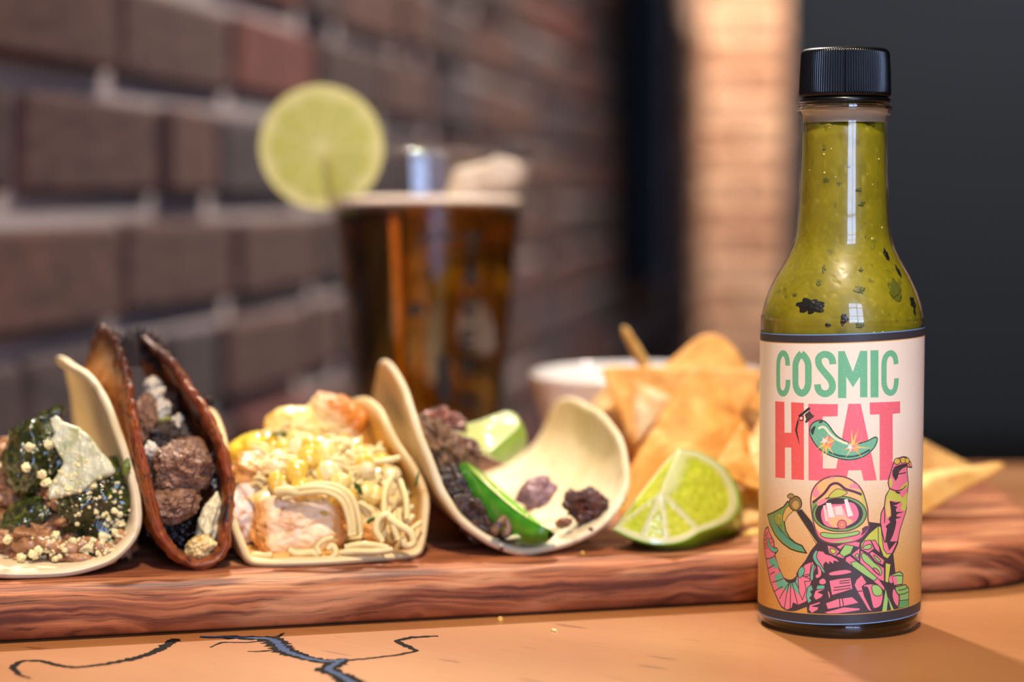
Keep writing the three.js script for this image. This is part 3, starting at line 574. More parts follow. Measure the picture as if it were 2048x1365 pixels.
  const labelMap = canvasMap(LW, LH, (c) => {
    const X = (a) => LW / 2 + a * SC / 10, Y = (b) => b * SC / 10, r = rng(77);
    const bg = c.createLinearGradient(0, 0, 0, LH);
    for (const [t, k] of [[0, '#f8ead0'], [0.3, '#f9edd6'], [0.5, '#f4e0bc'], [0.64, '#eac48a'], [0.8, '#dba55c'], [1, '#d2933f']]) bg.addColorStop(t, k);
    c.fillStyle = bg; c.fillRect(0, 0, LW, LH);
    for (let i = 0; i < 26000; i++) {                              // mottled ink that thickens towards the foot, paper fibres
      const y = Math.pow(r(), 0.6) * LH, x = r() * LW, t = y / LH, s = 1 + r() * (t > 0.5 ? 5 : 2.2);
      c.fillStyle = r() < 0.5 ? `rgba(205,140,50,${0.05 + 0.22 * smooth(0.35, 0.8, t) * r()})` : `rgba(252,240,222,${0.10 * r() + 0.16 * smooth(0.5, 0.75, t) * r()})`;
      c.fillRect(x, y, s, s);
    }
    for (let i = 0; i < 5200; i++) { c.fillStyle = `rgba(120,85,50,${0.10 + 0.22 * r()})`; const x = r() * LW, edge = Math.abs(x - LW / 2) / 400; if (r() < 0.35 + 0.6 * smooth(0.5, 1, edge)) c.fillRect(x, r() * LH, 1 + r() * 1.6, 1 + r() * 1.6); }
    c.lineJoin = 'round'; c.lineCap = 'butt';
    for (const [mode, fill, stroke, w, text] of ART) {
      const n = text.split(' ').map(Number), q = []; for (let i = 0; i < n.length; i += 2) q.push([X(n[i]), Y(n[i + 1])]);
      c.beginPath();
      const closed = mode < 2, curved = mode % 2 === 1;
      if (!curved) { c.moveTo(...q[0]); for (const p of q.slice(1)) c.lineTo(...p); }
      else if (closed) { const m = (a, b) => [(a[0] + b[0]) / 2, (a[1] + b[1]) / 2]; c.moveTo(...m(q[q.length - 1], q[0])); q.forEach((p, i) => c.quadraticCurveTo(...p, ...m(p, q[(i + 1) % q.length]))); }
      else { c.moveTo(...q[0]); for (let i = 1; i < q.length - 1; i++) { const e = i === q.length - 2 ? q[i + 1] : [(q[i][0] + q[i + 1][0]) / 2, (q[i][1] + q[i + 1][1]) / 2]; c.quadraticCurveTo(...q[i], ...e); } if (q.length === 2) c.lineTo(...q[1]); }
      if (closed) { c.closePath(); c.fillStyle = fill; c.fill(); }
      if (stroke) { c.strokeStyle = stroke; c.lineWidth = w * SC / 10; c.stroke(); }
    }
    for (let i = 0; i < 5200; i++) {                               // worn specks in the big lettering
      const x = X(-205 + r() * 400), y = Y(25 + r() * 390); c.fillStyle = `rgba(250,232,214,${0.08 + 0.26 * r()})`; c.fillRect(x, y, 1 + r() * 2.6, 1 + r() * 2.6);
    }
    c.fillStyle = '#37363a'; c.fillRect(0, 0, LW, Y(24)); c.fillRect(0, LH - Y(29), LW, Y(29));
    c.fillStyle = '#d79a3c'; c.fillRect(0, Y(24), LW, Y(2.2)); c.fillRect(0, LH - Y(31), LW, Y(2.2));
    c.fillStyle = '#6f9bd0'; c.fillRect(0, 0, LW, Y(3)); c.fillRect(0, LH - Y(3), LW, Y(3));
  });
  const lg = new THREE.CylinderGeometry(23.5 * MM, 23.5 * MM, 82 * MM, 160, 20, true);
  lg.rotateY(Math.PI).translate(0, 45.4 * MM, 0);
  const lp = lg.attributes.position, luv = lg.attributes.uv;
  for (let i = 0; i < lp.count; i++) { const x = lp.getX(i); lp.setY(i, lp.getY(i) + 0.040 * x); }
  lg.computeVertexNormals();
  mesh('label', lg, phy({ map: labelMap, roughness: 0.5, clearcoat: 0.12, clearcoatRoughness: 0.35, side: THREE.DoubleSide }), bottle).userData.label = 'cream paper label: green COSMIC, red HEAT, a chilli with sparks, an astronaut with an axe';
}

// ---------------------------------------------------------------- the glass of beer with its slice of lime
const GX = -0.0363, GZ = -0.889;
const beerGlass = base('beer_glass', [GX, 0, GZ]);
tag(beerGlass, 'tapered pint glass of amber beer with a thin head and dark print, behind the tacos', 'glass');
{
  const R = (h) => 29.6 + (h / 143.5) * 15.2;
  const wall = []; for (let h = 0; h <= 142.5; h += 2.5) wall.push([R(h), h]);
  const thin = phy({ color: 0xffffff, roughness: 0.02, transmission: 1, thickness: 0, ior: 1.5 });
  mesh('glass', lathe([[0, 0.4], [26, 0.4], [28.8, 0.2], ...wall, [R(143.5) - 0.2, 143.4], [R(143.5) - 1.2, 143.9], [R(143.5) - 2.0, 143.3], [R(140) - 2.1, 140], [R(125) - 2.2, 125]].map((p) => [p[0] * MM, p[1] * MM]), 96), thin, beerGlass);
  const body = []; for (let h = 14; h <= 121; h += 3) body.push([R(h) - 2.2, h]);
  mesh('beer', lathe([[0, 12], [R(12) - 4, 12], ...body, [0, 121]].map((p) => [p[0] * MM, p[1] * MM]), 96), phy({ color: 0xffffff, roughness: 0.0, transmission: 1, thickness: 0.08, ior: 1.34, attenuationColor: new THREE.Color(0xd6a424), attenuationDistance: 0.042 }), beerGlass);
  const fg = welded(lathe([[0, 121.1], [R(121) - 2.3, 121.1], [R(124) - 2.3, 123.6], [R(124) - 8, 124.4], [20, 124.2], [0, 124.3]].map((p) => [p[0] * MM, p[1] * MM]), 120));
  const foamMat = std({ color: 0xcfbdaa, roughness: 0.9 });
  const foam = mesh('foam', fg, foamMat, beerGlass);
  const cl = lump({ r: [0.0135, 0.010, 0.008], amp: 0.22, freq: 1.4, seed: 3, detail: 14, grain: 0.06, grainFreq: 8 }); cl.translate(0.0215, 0.1285, -0.028);
  mesh('foam_clump', cl, foamMat, foam);
  const cl2 = lump({ r: [0.010, 0.0075, 0.006], amp: 0.25, freq: 1.4, seed: 8, detail: 12 }); cl2.translate(0.0315, 0.1335, -0.019);
  mesh('foam_clump', cl2, foamMat, foam);
  // the print: an emblem and a word set letter under letter, baked on the outside
  const ink = std({ color: 0x0a0806, roughness: 0.7 });
  const letters = { T: [[[-1, 1], [1, 1], [1, 0.62], [0.25, 0.62], [0.25, -1], [-0.25, -1], [-0.25, 0.62], [-1, 0.62]]], A: [[[-1, -1], [-0.3, 1], [0.3, 1], [1, -1], [0.5, -1], [0.32, -0.45], [-0.32, -0.45], [-0.5, -1]]], V: [[[-1, 1], [-0.3, -1], [0.3, -1], [1, 1], [0.5, 1], [0, -0.4], [-0.5, 1]]], E: [[[-0.8, 1], [0.8, 1], [0.8, 0.62], [-0.3, 0.62], [-0.3, 0.2], [0.6, 0.2], [0.6, -0.18], [-0.3, -0.18], [-0.3, -0.62], [0.8, -0.62], [0.8, -1], [-0.8, -1]]], R: [[[-0.8, 1], [0.5, 1], [0.85, 0.6], [0.6, 0.05], [0.9, -1], [0.4, -1], [0.1, -0.1], [-0.3, -0.1], [-0.3, -1], [-0.8, -1]]], N: [[[-0.9, -1], [-0.9, 1], [-0.4, 1], [0.4, -0.2], [0.4, 1], [0.9, 1], [0.9, -1], [0.4, -1], [-0.4, 0.2], [-0.4, -1]]] };
  const wrap = (outline, cx, cy, sx, sy) => {                      // mm round the wall from the front, mm up
    const g = new THREE.ExtrudeGeometry(new THREE.Shape(outline.map((p) => new THREE.Vector2(cx + p[0] * sx, cy + p[1] * sy))), { depth: 0.12, bevelEnabled: false, curveSegments: 10 });
    const p = g.attributes.position;
    for (let i = 0; i < p.count; i++) { const h = p.getY(i), r = R(h) + 0.05 + p.getZ(i), a = p.getX(i) / r; p.setXYZ(i, r * Math.sin(a) * MM, h * MM, r * Math.cos(a) * MM); }
    g.computeVertexNormals(); return g;
  };
  'TAVERN'.split('').forEach((k, i) => { for (const o of letters[k]) mesh('printed_letter', wrap(o, 20.5 - i * 0.4, 104 - i * 13.2, 4.4, 4.8), ink, beerGlass); });
  const ring = (n, f) => Array.from({ length: n }, (_, i) => f(i / n * Math.PI * 2));
  mesh('printed_emblem', wrap([[-1, -0.6], [-0.6, 0.5], [0.5, 0.9], [1, 0.4], [0.9, -0.5], [0.3, -0.1], [-0.4, -0.2]], 4.5, 107, 8.5, 3.2), ink, beerGlass);
  mesh('printed_emblem', wrap(ring(18, (a) => [Math.cos(a), Math.sin(a)]), -4, 77.5, 3.4, 2.6), ink, beerGlass);
  mesh('printed_emblem', wrap([[-0.8, 1], [0.8, 0.9], [1, -0.7], [0.2, -1], [-0.7, -0.5]], 7.5, 47, 3.6, 11), ink, beerGlass);
}
// slice of lime cut to its middle and pushed on the rim
{
  const g = base('lime_slice', [-0.0822, 0.1455, -0.887], 0.04);
  tag(g, 'round lime slice pushed onto the rim of the beer glass', 'lime slice');
  const T = 0.0055, cut = 0.045, a0 = -Math.PI / 2 + 0.14;          // the slit, down from the middle
  const disc = (r0, r1, t, seg = 120) => {
    const s = new THREE.Shape(); s.absarc(0, 0, r1, a0 + cut, a0 + Math.PI * 2 - cut, false);
    if (r0 > 0) s.absarc(0, 0, r0, a0 + Math.PI * 2 - cut, a0 + cut, true); else s.lineTo(0, 0);
    return new THREE.ExtrudeGeometry(s, { depth: t, bevelEnabled: true, bevelThickness: 0.0004, bevelSize: 0.0003, bevelSegments: 2, curveSegments: seg }).translate(0, 0, -t / 2);
  };
  mesh('rind', disc(0.0248, 0.0262, T), phy({ color: 0xd2cc7a, roughness: 0.5 }), g);
  mesh('pith', disc(0.0, 0.0247, T - 0.0005), phy({ color: 0xdcd68a, roughness: 0.6, transmission: 0.25, thickness: 0 }), g);
  const pulp = phy({ color: 0xc8c654, roughness: 0.4, transmission: 0.3, thickness: 0, clearcoat: 0.2 });
  for (let k = 0; k < 9; k++) {
    const m = a0 + (k + 0.5) * Math.PI * 2 / 9, h = Math.PI / 9 - 0.035, s = new THREE.Shape();
    s.moveTo(0.0028 * Math.cos(m), 0.0028 * Math.sin(m));
    s.lineTo(0.0195 * Math.cos(m - h), 0.0195 * Math.sin(m - h));
    s.quadraticCurveTo(0.0222 * Math.cos(m - h * 0.8), 0.0222 * Math.sin(m - h * 0.8), 0.0224 * Math.cos(m), 0.0224 * Math.sin(m));
    s.quadraticCurveTo(0.0222 * Math.cos(m + h * 0.8), 0.0222 * Math.sin(m + h * 0.8), 0.0195 * Math.cos(m + h), 0.0195 * Math.sin(m + h));
    mesh('pulp_segment', new THREE.ExtrudeGeometry(s, { depth: T + 0.0004, bevelEnabled: true, bevelThickness: 0.0003, bevelSize: 0.0003, bevelSegments: 2 }).translate(0, 0, -T / 2 - 0.0002), pulp, g);
  }
}

// ---------------------------------------------------------------- white ramekin
{
  const g = base('ramekin', [0.056, 0, -0.84]);
  
  tag(g, 'round white ceramic ramekin on the table behind the tortilla chips', 'bowl');
  const o = [[0, 0], [35, 0], [36.5, 0.6], [37.5, 2.5], [38.6, 6], [43, 29], [46.8, 44], [48.2, 48.5], [48.9, 50.6], [48.6, 51.9], [47.4, 52.4], [46.2, 51.7], [45.2, 49], [41.5, 30], [37.5, 9], [33, 5], [0, 4.4]].map((p) => new THREE.Vector2(p[0] * MM, p[1] * MM));
  mesh('bowl_body', new THREE.LatheGeometry(new THREE.SplineCurve(o).getPoints(110).map((p) => new THREE.Vector2(Math.max(0, p.x), Math.max(0, p.y))), 96), phy({ color: 0xf1ece6, roughness: 0.18, clearcoat: 0.7, clearcoatRoughness: 0.08 }), g);
}

// ---------------------------------------------------------------- tacos: discs of dough folded over, then their fillings
// profile: [distance from the fold, x, height] in mm across the fold; the disc's rim runs back as it rises
function tortilla({ profile, RL, RR, Ru, ex = [2, 2, 2, 2],  t = 2.4, wave = 0.5, seed = 1, jag = 0, segs = 260, rings = 46, rough = 0, color }) {
  const P = (v) => {
    let i = 0; while (i < profile.length - 2 && v > profile[i + 1][0]) i++;
    const a = profile[i], b = profile[i + 1], a0 = profile[Math.max(0, i - 1)], b1 = profile[Math.min(profile.length - 1, i + 2)], d = b[0] - a[0], s = (v - a[0]) / d;
    const h = (k) => { const m0 = i ? (b[k] - a0[k]) / (b[0] - a0[0]) : (b[k] - a[k]) / d, m1 = i < profile.length - 2 ? (b1[k] - a[k]) / (b1[0] - a[0]) : (b[k] - a[k]) / d; if (s < 0) return a[k] + m0 * d * s; if (s > 1) return b[k] + m1 * d * (s - 1); const s2 = s * s, s3 = s2 * s; return (2 * s3 - 3 * s2 + 1) * a[k] + (s3 - 2 * s2 + s) * d * m0 + (3 * s2 - 2 * s3) * b[k] + (s3 - s2) * d * m1; };
    return [h(1), h(2)];
  };
  const pos = [], info = [], idx = [], N = rings + 1;
  const put = (rho, th, side) => {
    const rimR = 1 + 0.012 * fbm(Math.cos(th) * 3 + seed, Math.sin(th) * 3, seed, 3) * (jag ? 1.5 : 1) - jag * smooth(0.15, -0.75, Math.cos(th)) * 0 - (jag ? jag * smooth(0.55, 0.95, Math.abs(Math.sin(th))) * Math.abs(noise(Math.cos(th) * 16, Math.sin(th) * 16, seed)) : 0);
    const sn = Math.sin(th), xe = ex[(sn > 0 ? 2 : 0) + (Math.cos(th) < 0 ? 1 : 0)], sq = (Math.abs(sn) ** xe + Math.abs(Math.cos(th)) ** xe) ** (-1 / xe), v = rho * rimR * sq * (sn > 0 ? RR : RL) * sn, u = -rho * rimR * sq * Ru * Math.cos(th);
    const p = P(v), e = 0.4, q = P(v + e), tx = (q[0] - p[0]) / e, ty = (q[1] - p[1]) / e, L = Math.hypot(tx, ty) || 1, n = [-ty / L, tx / L];
    const edge = clamp((rho - 0.965) / 0.035), half = t / 2 * Math.sqrt(Math.max(0, 1 - edge * edge * 0.999));
    const high = smooth(6, 16, p[1]);
    const lift = high * wave * (1.6 * fbm(u * 0.03 + seed, v * 0.03, seed, 3) * 2 + 1.1 * smooth(0.7, 1, rho) * noise(th * 4, seed, rho)) + 0.28 * Math.max(-1, fbm(u * 0.2, v * 0.2, seed + side, 3)) * (1 - edge);
    const o = side * half * (1 + rough * 1.4 * fbm(u * 0.35, v * 0.35, seed + side * 0.3, 3)) + lift + rough * (0.55 * fbm(u * 0.5 + seed, v * 0.5, side * 2, 3) + 0.4 * Math.max(0, noise(u * 0.22, v * 0.22, seed + side)));
    pos.push((p[0] + n[0] * o) * MM, (p[1] + n[1] * o) * MM, -(Ru + u) * MM);
    info.push([u, v, side, rho]);
  };
  const rr = (k) => { const s = k / rings; return s < 0.8 ? s / 0.8 * 0.94 : 0.94 + 0.06 * Math.sin((s - 0.8) / 0.2 * Math.PI / 2); };
  for (const side of [1, -1]) for (let k = 0; k <= rings; k++) for (let j = 0; j < segs; j++) put(Math.max(0.001, rr(k)), j / segs * Math.PI * 2, side);
  const at = (s, k, j) => (s * N + k) * segs + (j % segs);
  for (let s = 0; s < 2; s++) for (let k = 0; k < rings; k++) for (let j = 0; j < segs; j++) {
    const a = at(s, k, j), b = at(s, k + 1, j), c = at(s, k + 1, j + 1), d = at(s, k, j + 1);
    if (s) idx.push(a, b, c, a, c, d); else idx.push(a, c, b, a, d, c);
  }
  for (let j = 0; j < segs; j++) { const a = at(0, rings, j), b = at(0, rings, j + 1), c = at(1, rings, j + 1), d = at(1, rings, j); idx.push(a, c, b, a, d, c); }
  const g = new THREE.BufferGeometry();
  g.setAttribute('position', new THREE.Float32BufferAttribute(pos, 3)); g.setIndex(idx); g.computeVertexNormals();
  const col = new Float32Array(pos.length);
  info.forEach((q, i) => { const k = color(q[0], q[1], q[2], q[3], pos[i * 3 + 1] / MM); col.set(k, i * 3); });
  g.setAttribute('color', new THREE.BufferAttribute(col, 3));
  return g;
}
const CREAM = lin('#e2cd9e'), CREAM2 = lin('#ecdcb8'), TOAST = lin('#b98646'), SCORCH = lin('#5a3a1e');
const flourColor = (seed, warm = 0) => (u, v, side, rho) => {
  const n = fbm(u * 0.06 + seed, v * 0.06, seed, 4), m = fbm(u * 0.25, v * 0.25 + seed, seed + 4, 3);
  let k = mix(CREAM, CREAM2, clamp(0.5 + n * 1.4));
  k = mix(k, lin('#e6b95c'), warm * clamp(0.5 + n));
  if (side > 0 && warm) k = mix(k, lin('#e2ac34'), 0.7 * (1 - smooth(0.93, 0.98, rho)));
  k = mix(k, TOAST, smooth(0.20, 0.40, n * 0.8 + m * 0.5) * 0.5);
  k = mix(k, SCORCH, smooth(0.34, 0.44, m) * 0.5);
  return k;
};
const dough = phy({ vertexColors: true, roughness: 0.62, sheen: 0.2, transmission: 0.06, thickness: 0 });
const friedDough = phy({ vertexColors: true, roughness: 0.5, clearcoat: 0.12, clearcoatRoughness: 0.4 });
const TY = [19, 19, 17, 12].map((d) => d * Math.PI / 180);
const oT = [[-0.13112, 0.0158, -0.58364], [-0.09256, 0.0158, -0.59557], [-0.05131, 0.0158, -0.60379], [0.00321, 0.0158, -0.61916]];
const T1R = [[8.9, 8.9, 1], [17.8, 17.1, 3.6], [27.1, 23.5, 10.1], [35.8, 24.5, 18.7], [44.7, 23.6, 27.4], [53.1, 21.7, 35.7], [61.8, 19.7, 44.1], [69.8, 16.5, 51.4], [76.7, 11.4, 55.7]];
const mirror = (R) => R.map((p) => [-p[0], -p[1], p[2]]).reverse();
function shell(name, i, label, o, mat, group) {
  const g = base(name, oT[i], TY[i]);
  tag(g, label, 'taco', group);
  mesh('tortilla', tortilla(o), mat, g);
  return g;
}
shell('soft_taco', 0, 'soft flour taco at the left end, filled with pork, green chillies and crumbled cheese', { profile: [...mirror(T1R).map((p) => [p[0] - 8, p[1] - 10, p[2]]), [0, 0, 0], ...T1R], RL: 80, RR: 78, Ru: 78, t: 2.9, seed: 3, wave: 0.35, color: flourColor(3) }, dough);
// fried shell: red-brown at the rim, amber where it bulges, charred inside
const friedColor = (u, v, side, rho, y) => {
  const n = fbm(u * 0.07 + 9, v * 0.10, 4, 4), m = fbm(u * 0.3, v * 0.3, 8, 3);
  let k = mix(lin('#9c4618'), lin('#cc7c2c'), clamp(0.5 + n * 1.5));
  if (side < 0) k = mix(k, lin('#d2902a'), 0.8 * clamp(0.6 + n * 1.6) * smooth(6, 14, y));
  k = mix(k, lin('#74290f'), smooth(0.90, 0.985, rho) * 0.8);
  if (side > 0) k = mix(k, lin('#160d0a'), smooth(-0.25, 0.1, n + 0.25 * m - 0.3 * smooth(0.86, 0.97, rho)) * 0.92);
  k = mix(k, lin('#1a0c08'), smooth(0.18, 0.32, m) * 0.7);
  k = mix(k, lin('#c9853c'), smooth(0.16, 0.34, fbm(u * 0.6, v * 0.6, 31, 3)) * 0.4);
  k = mix(k, lin('#120a08'), smooth(46, 60, y + 10 * n) * smooth(0.75, 0.97, rho) * 0.75);
  return k;
};
const T2 = shell('fried_taco', 1, 'dark fried crispy taco with charred edges and ground beef', { profile: [[-75, -15.2, 69.6], [-66.8, -15.2, 61.5], [-59.2, -15.2, 54], [-52.2, -15.2, 46.9], [-45.1, -14.9, 39.8], [-37.8, -14.3, 32.6], [-30.1, -13.3, 24.9], [-22.7, -12.2, 17.6], [-15.4, -10.5, 10.5], [-7.8, -6.5, 4.2], [0, 0, 0], [8.9, 7.7, 2.9], [17.7, 10, 11.3], [26.5, 11.6, 20], [34.5, 10.8, 27.9], [42.7, 9.4, 35.9], [51, 7, 43.9], [58.8, 3.9, 51.1], [66.3, 0.6, 57.8], [72.9, -4, 62.4]], RL: 73, RR: 74, Ru: 75, t: 3.0, seed: 7, wave: 0.7, rough: 0.7, segs: 460, rings: 64, jag: 0.10, color: friedColor }, friedDough);
shell('soft_taco', 2, 'soft flour taco stuffed with chicken chunks, corn and shredded cheese', { profile: [[-70, -26.4, 43.5], [-57.5, -28.2, 31.1], [-51.2, -29.1, 24.9], [-44.9, -29.8, 18.6], [-38.5, -29.7, 12.2], [-32.2, -28.2, 6.1], [-27.2, -26.2, 1], [-25, -24.4, -0.1], [-12.9, -12.9, -0.2], [0, 0, 0], [8.6, 8.6, 0.1], [17.4, 17.4, 0.0], [24.9, 24.8, 0.2], [27.1, 26.4, 1.5], [35.2, 28.9, 8.9], [43.2, 30.1, 16.7], [51.1, 28.2, 24.4], [58, 25.1, 30.6], [64.6, 24.3, 37.1], [72.9, 26.5, 42.6]], RL: 66, RR: 71, Ru: 70, t: 2.6, seed: 12, wave: 0.3, color: flourColor(12, 0.75) }, dough);
shell('soft_taco', 3, 'soft flour taco open wide with blackened meat and a jalapeño strip', { profile: [[-75, -31.9, 61.3], [-65.7, -30.5, 52.1], [-59, -29.4, 45.4], [-51.9, -28.6, 38.4], [-45.1, -27.5, 31.7], [-37.8, -25.7, 24.6], [-30.3, -23.4, 17.5], [-23.3, -19.6, 11.6], [-15.5, -14, 6.3], [-7.7, -7.3, 2.3], [0, 0, 0], [8, 7.9, 0.8], [16.3, 16, 2.7], [24.7, 23.8, 5.7], [33.1, 30.6, 10.5], [41, 35.4, 16.5], [48.7, 37.8, 23.7], [56.1, 38.1, 31.1], [63.3, 37, 38.1], [69.1, 33.5, 42.3]], RL: 67.5, RR: 63.5, Ru: 73, ex: [2.0, 1.8, 2.6, 2.9], t: 2.8, seed: 21, wave: 0.4, color: flourColor(21) }, dough);

// ---- meats
const wet = phy({ vertexColors: true, roughness: 0.45, clearcoat: 0.22, clearcoatRoughness: 0.3 });
const glossy = phy({ vertexColors: true, roughness: 0.22, clearcoat: 0.7, clearcoatRoughness: 0.12 });
const matte = phy({ vertexColors: true, roughness: 0.75 });
const tones = (a, b, c, f = 300, seed = 0) => { const A = lin(a), B = lin(b), C = lin(c); return (p) => { const n = fbm(p[0] * f + seed, p[1] * f, p[2] * f, 4), m = fbm(p[0] * f * 2.7, p[1] * f * 2.7 + seed, p[2] * f * 2.7, 3); return mix(mix(A, B, clamp(0.5 + 1.6 * n)), C, smooth(0.12, 0.32, m) * 0.8); }; };
function piece(name, at, rot, geometry, mat, label, category, group) {
  const m = mesh(name, geometry, mat); m.position.set(...at); m.rotation.set(...rot);
  return tag(m, label, category, group);
}
const porkTone = tones('#80502e', '#bc8a5e', '#46291a', 260, 1), beefTone = tones('#6b4630', '#9a7050', '#38221a', 520, 2), charTone = tones('#1a110c', '#38261b', '#5e3a24', 300, 3), steakTone = tones('#62452e', '#8c6846', '#2c1e14', 260, 4);
const pork = (at, rot, r, seed, label, o = {}) => piece('pork_piece', at, rot, lump({ r: r.map((x) => x * MM), amp: 0.32, freq: 1.9, seed, detail: 30, grain: 0.10, grainFreq: 11, color: porkTone, ...o }), wet, label, 'meat', 'braised pork in the left taco');
pork([-0.14134, 0.0205, -0.628], [0, 0, 0.05], [20, 12, 30], 2, 'brown braised pork heaped along the bottom of the left taco', { detail: 40 });
pork([-0.15644, 0.03857, -0.634], [0.2, 0, 0.3], [9, 10, 14], 3, 'reddish pork piece at the left edge of the left taco');
pork([-0.12001, 0.02283, -0.614], [0, 0.2, 0.5], [5, 8, 9], 4, 'brown pork piece tucked against the right wall of the left taco');
pork([-0.13404, 0.0294, -0.622], [0, 0, 0.2], [15, 10, 18], 6, 'pork piece under the green chillies of the left taco');
const porkStrip = (pts, r, seed, label, flat = 0.7) => tag(mesh('pork_strip', strand(pts, r * MM, { flat, amp: 0.3, freq: 260, seed, sides: 16, seg: 70, color: porkTone }), wet), label, 'meat', 'braised pork in the left taco');
porkStrip([[-0.14754, 0.02127, -0.6], [-0.13913, 0.02209, -0.597], [-0.13156, 0.02137, -0.596], [-0.12547, 0.02218, -0.5965], [-0.12093, 0.02102, -0.598]], 3.3, 5, 'long shredded pork strip lying across the mouth of the left taco');
porkStrip([[-0.12356, 0.02218, -0.5965], [-0.11998, 0.02116, -0.5955], [-0.11904, 0.01858, -0.595], [-0.11985, 0.01689, -0.5945]], 2.6, 6, 'short pork strip hanging down at the front of the left taco');
porkStrip([[-0.13601, 0.01899, -0.596], [-0.12981, 0.01867, -0.5945], [-0.1231, 0.01831, -0.594]], 2.2, 9, 'darker pork strip along the lip of the left taco');
porkStrip([[-0.11765, 0.02543, -0.602], [-0.11522, 0.02307, -0.6], [-0.11655, 0.02055, -0.599]], 2.0, 14, 'curled pork strip beside the green chilli of the left taco');
// dark roasted green chillies: glossy folded rounds
const chiliTone = (seed) => { const f = tones('#181d0d', '#343c12', '#5d6a1c', 190, seed); return f; };
const chilli = (at, rot, r, seed, label, o = {}) => piece('green_chilli', at, rot, lump({ r: r.map((x) => x * MM), amp: 0.24, freq: 1.5, seed, detail: 30, grain: 0.05, grainFreq: 8, color: o.tone ?? chiliTone(seed), ...o }), glossy, label, 'chilli', 'roasted green chillies in the left taco');
chilli([-0.14517, 0.04252, -0.622], [0.3, 0.1, 0.2], [10, 13, 11], 31, 'dark roasted chilli under the left side of the pale cheese slab');
chilli([-0.12433, 0.03094, -0.609], [0.1, 0.2, 0], [11.5, 11.5, 9], 32, 'largest round dark roasted chilli at the right of the left taco');
chilli([-0.12135, 0.03712, -0.622], [0.2, 0.2, 0.4], [7, 8, 9], 33, 'roasted chilli against the tortilla wall of the left taco', { tone: tones('#3a4212', '#6b7422', '#23290d', 260, 4) });
chilli([-0.14559, 0.02729, -0.611], [0.3, 0, 0.5], [10, 6, 8], 34, 'dark chilli piece half covered in crumbled cheese');
chilli([-0.1225, 0.01913, -0.602], [0, 0.1, 0.1], [4.2, 3.2, 4], 35, 'small dark chilli piece low in the left taco', { detail: 18 });
chilli([-0.12051, 0.01938, -0.604], [0, 0.2, 0.12], [6.0, 2.8, 4.0], 36, 'bright olive chilli slice at the lower right lip of the left taco', { tone: tones('#6f7a1c', '#98a32e', '#4f5914', 300, 6), detail: 18 });
chilli([-0.15078, 0.04996, -0.64], [0.2, 0, 0.7], [12, 4, 9], 37, 'green chilli strip showing above the pale slab');
tag(mesh('green_chilli', lump({ r: [1.1 * MM, 2.6 * MM, 0.8 * MM], amp: 0.3, seed: 38, detail: 10, color: tones('#5b661a', '#7d8a28', '#3c4412', 400, 6) }).rotateZ(-0.15).translate(...[-0.11457, 0.04393, -0.6035]), glossy), 'sliver of green chilli stuck to the rim of the left taco', 'chilli');
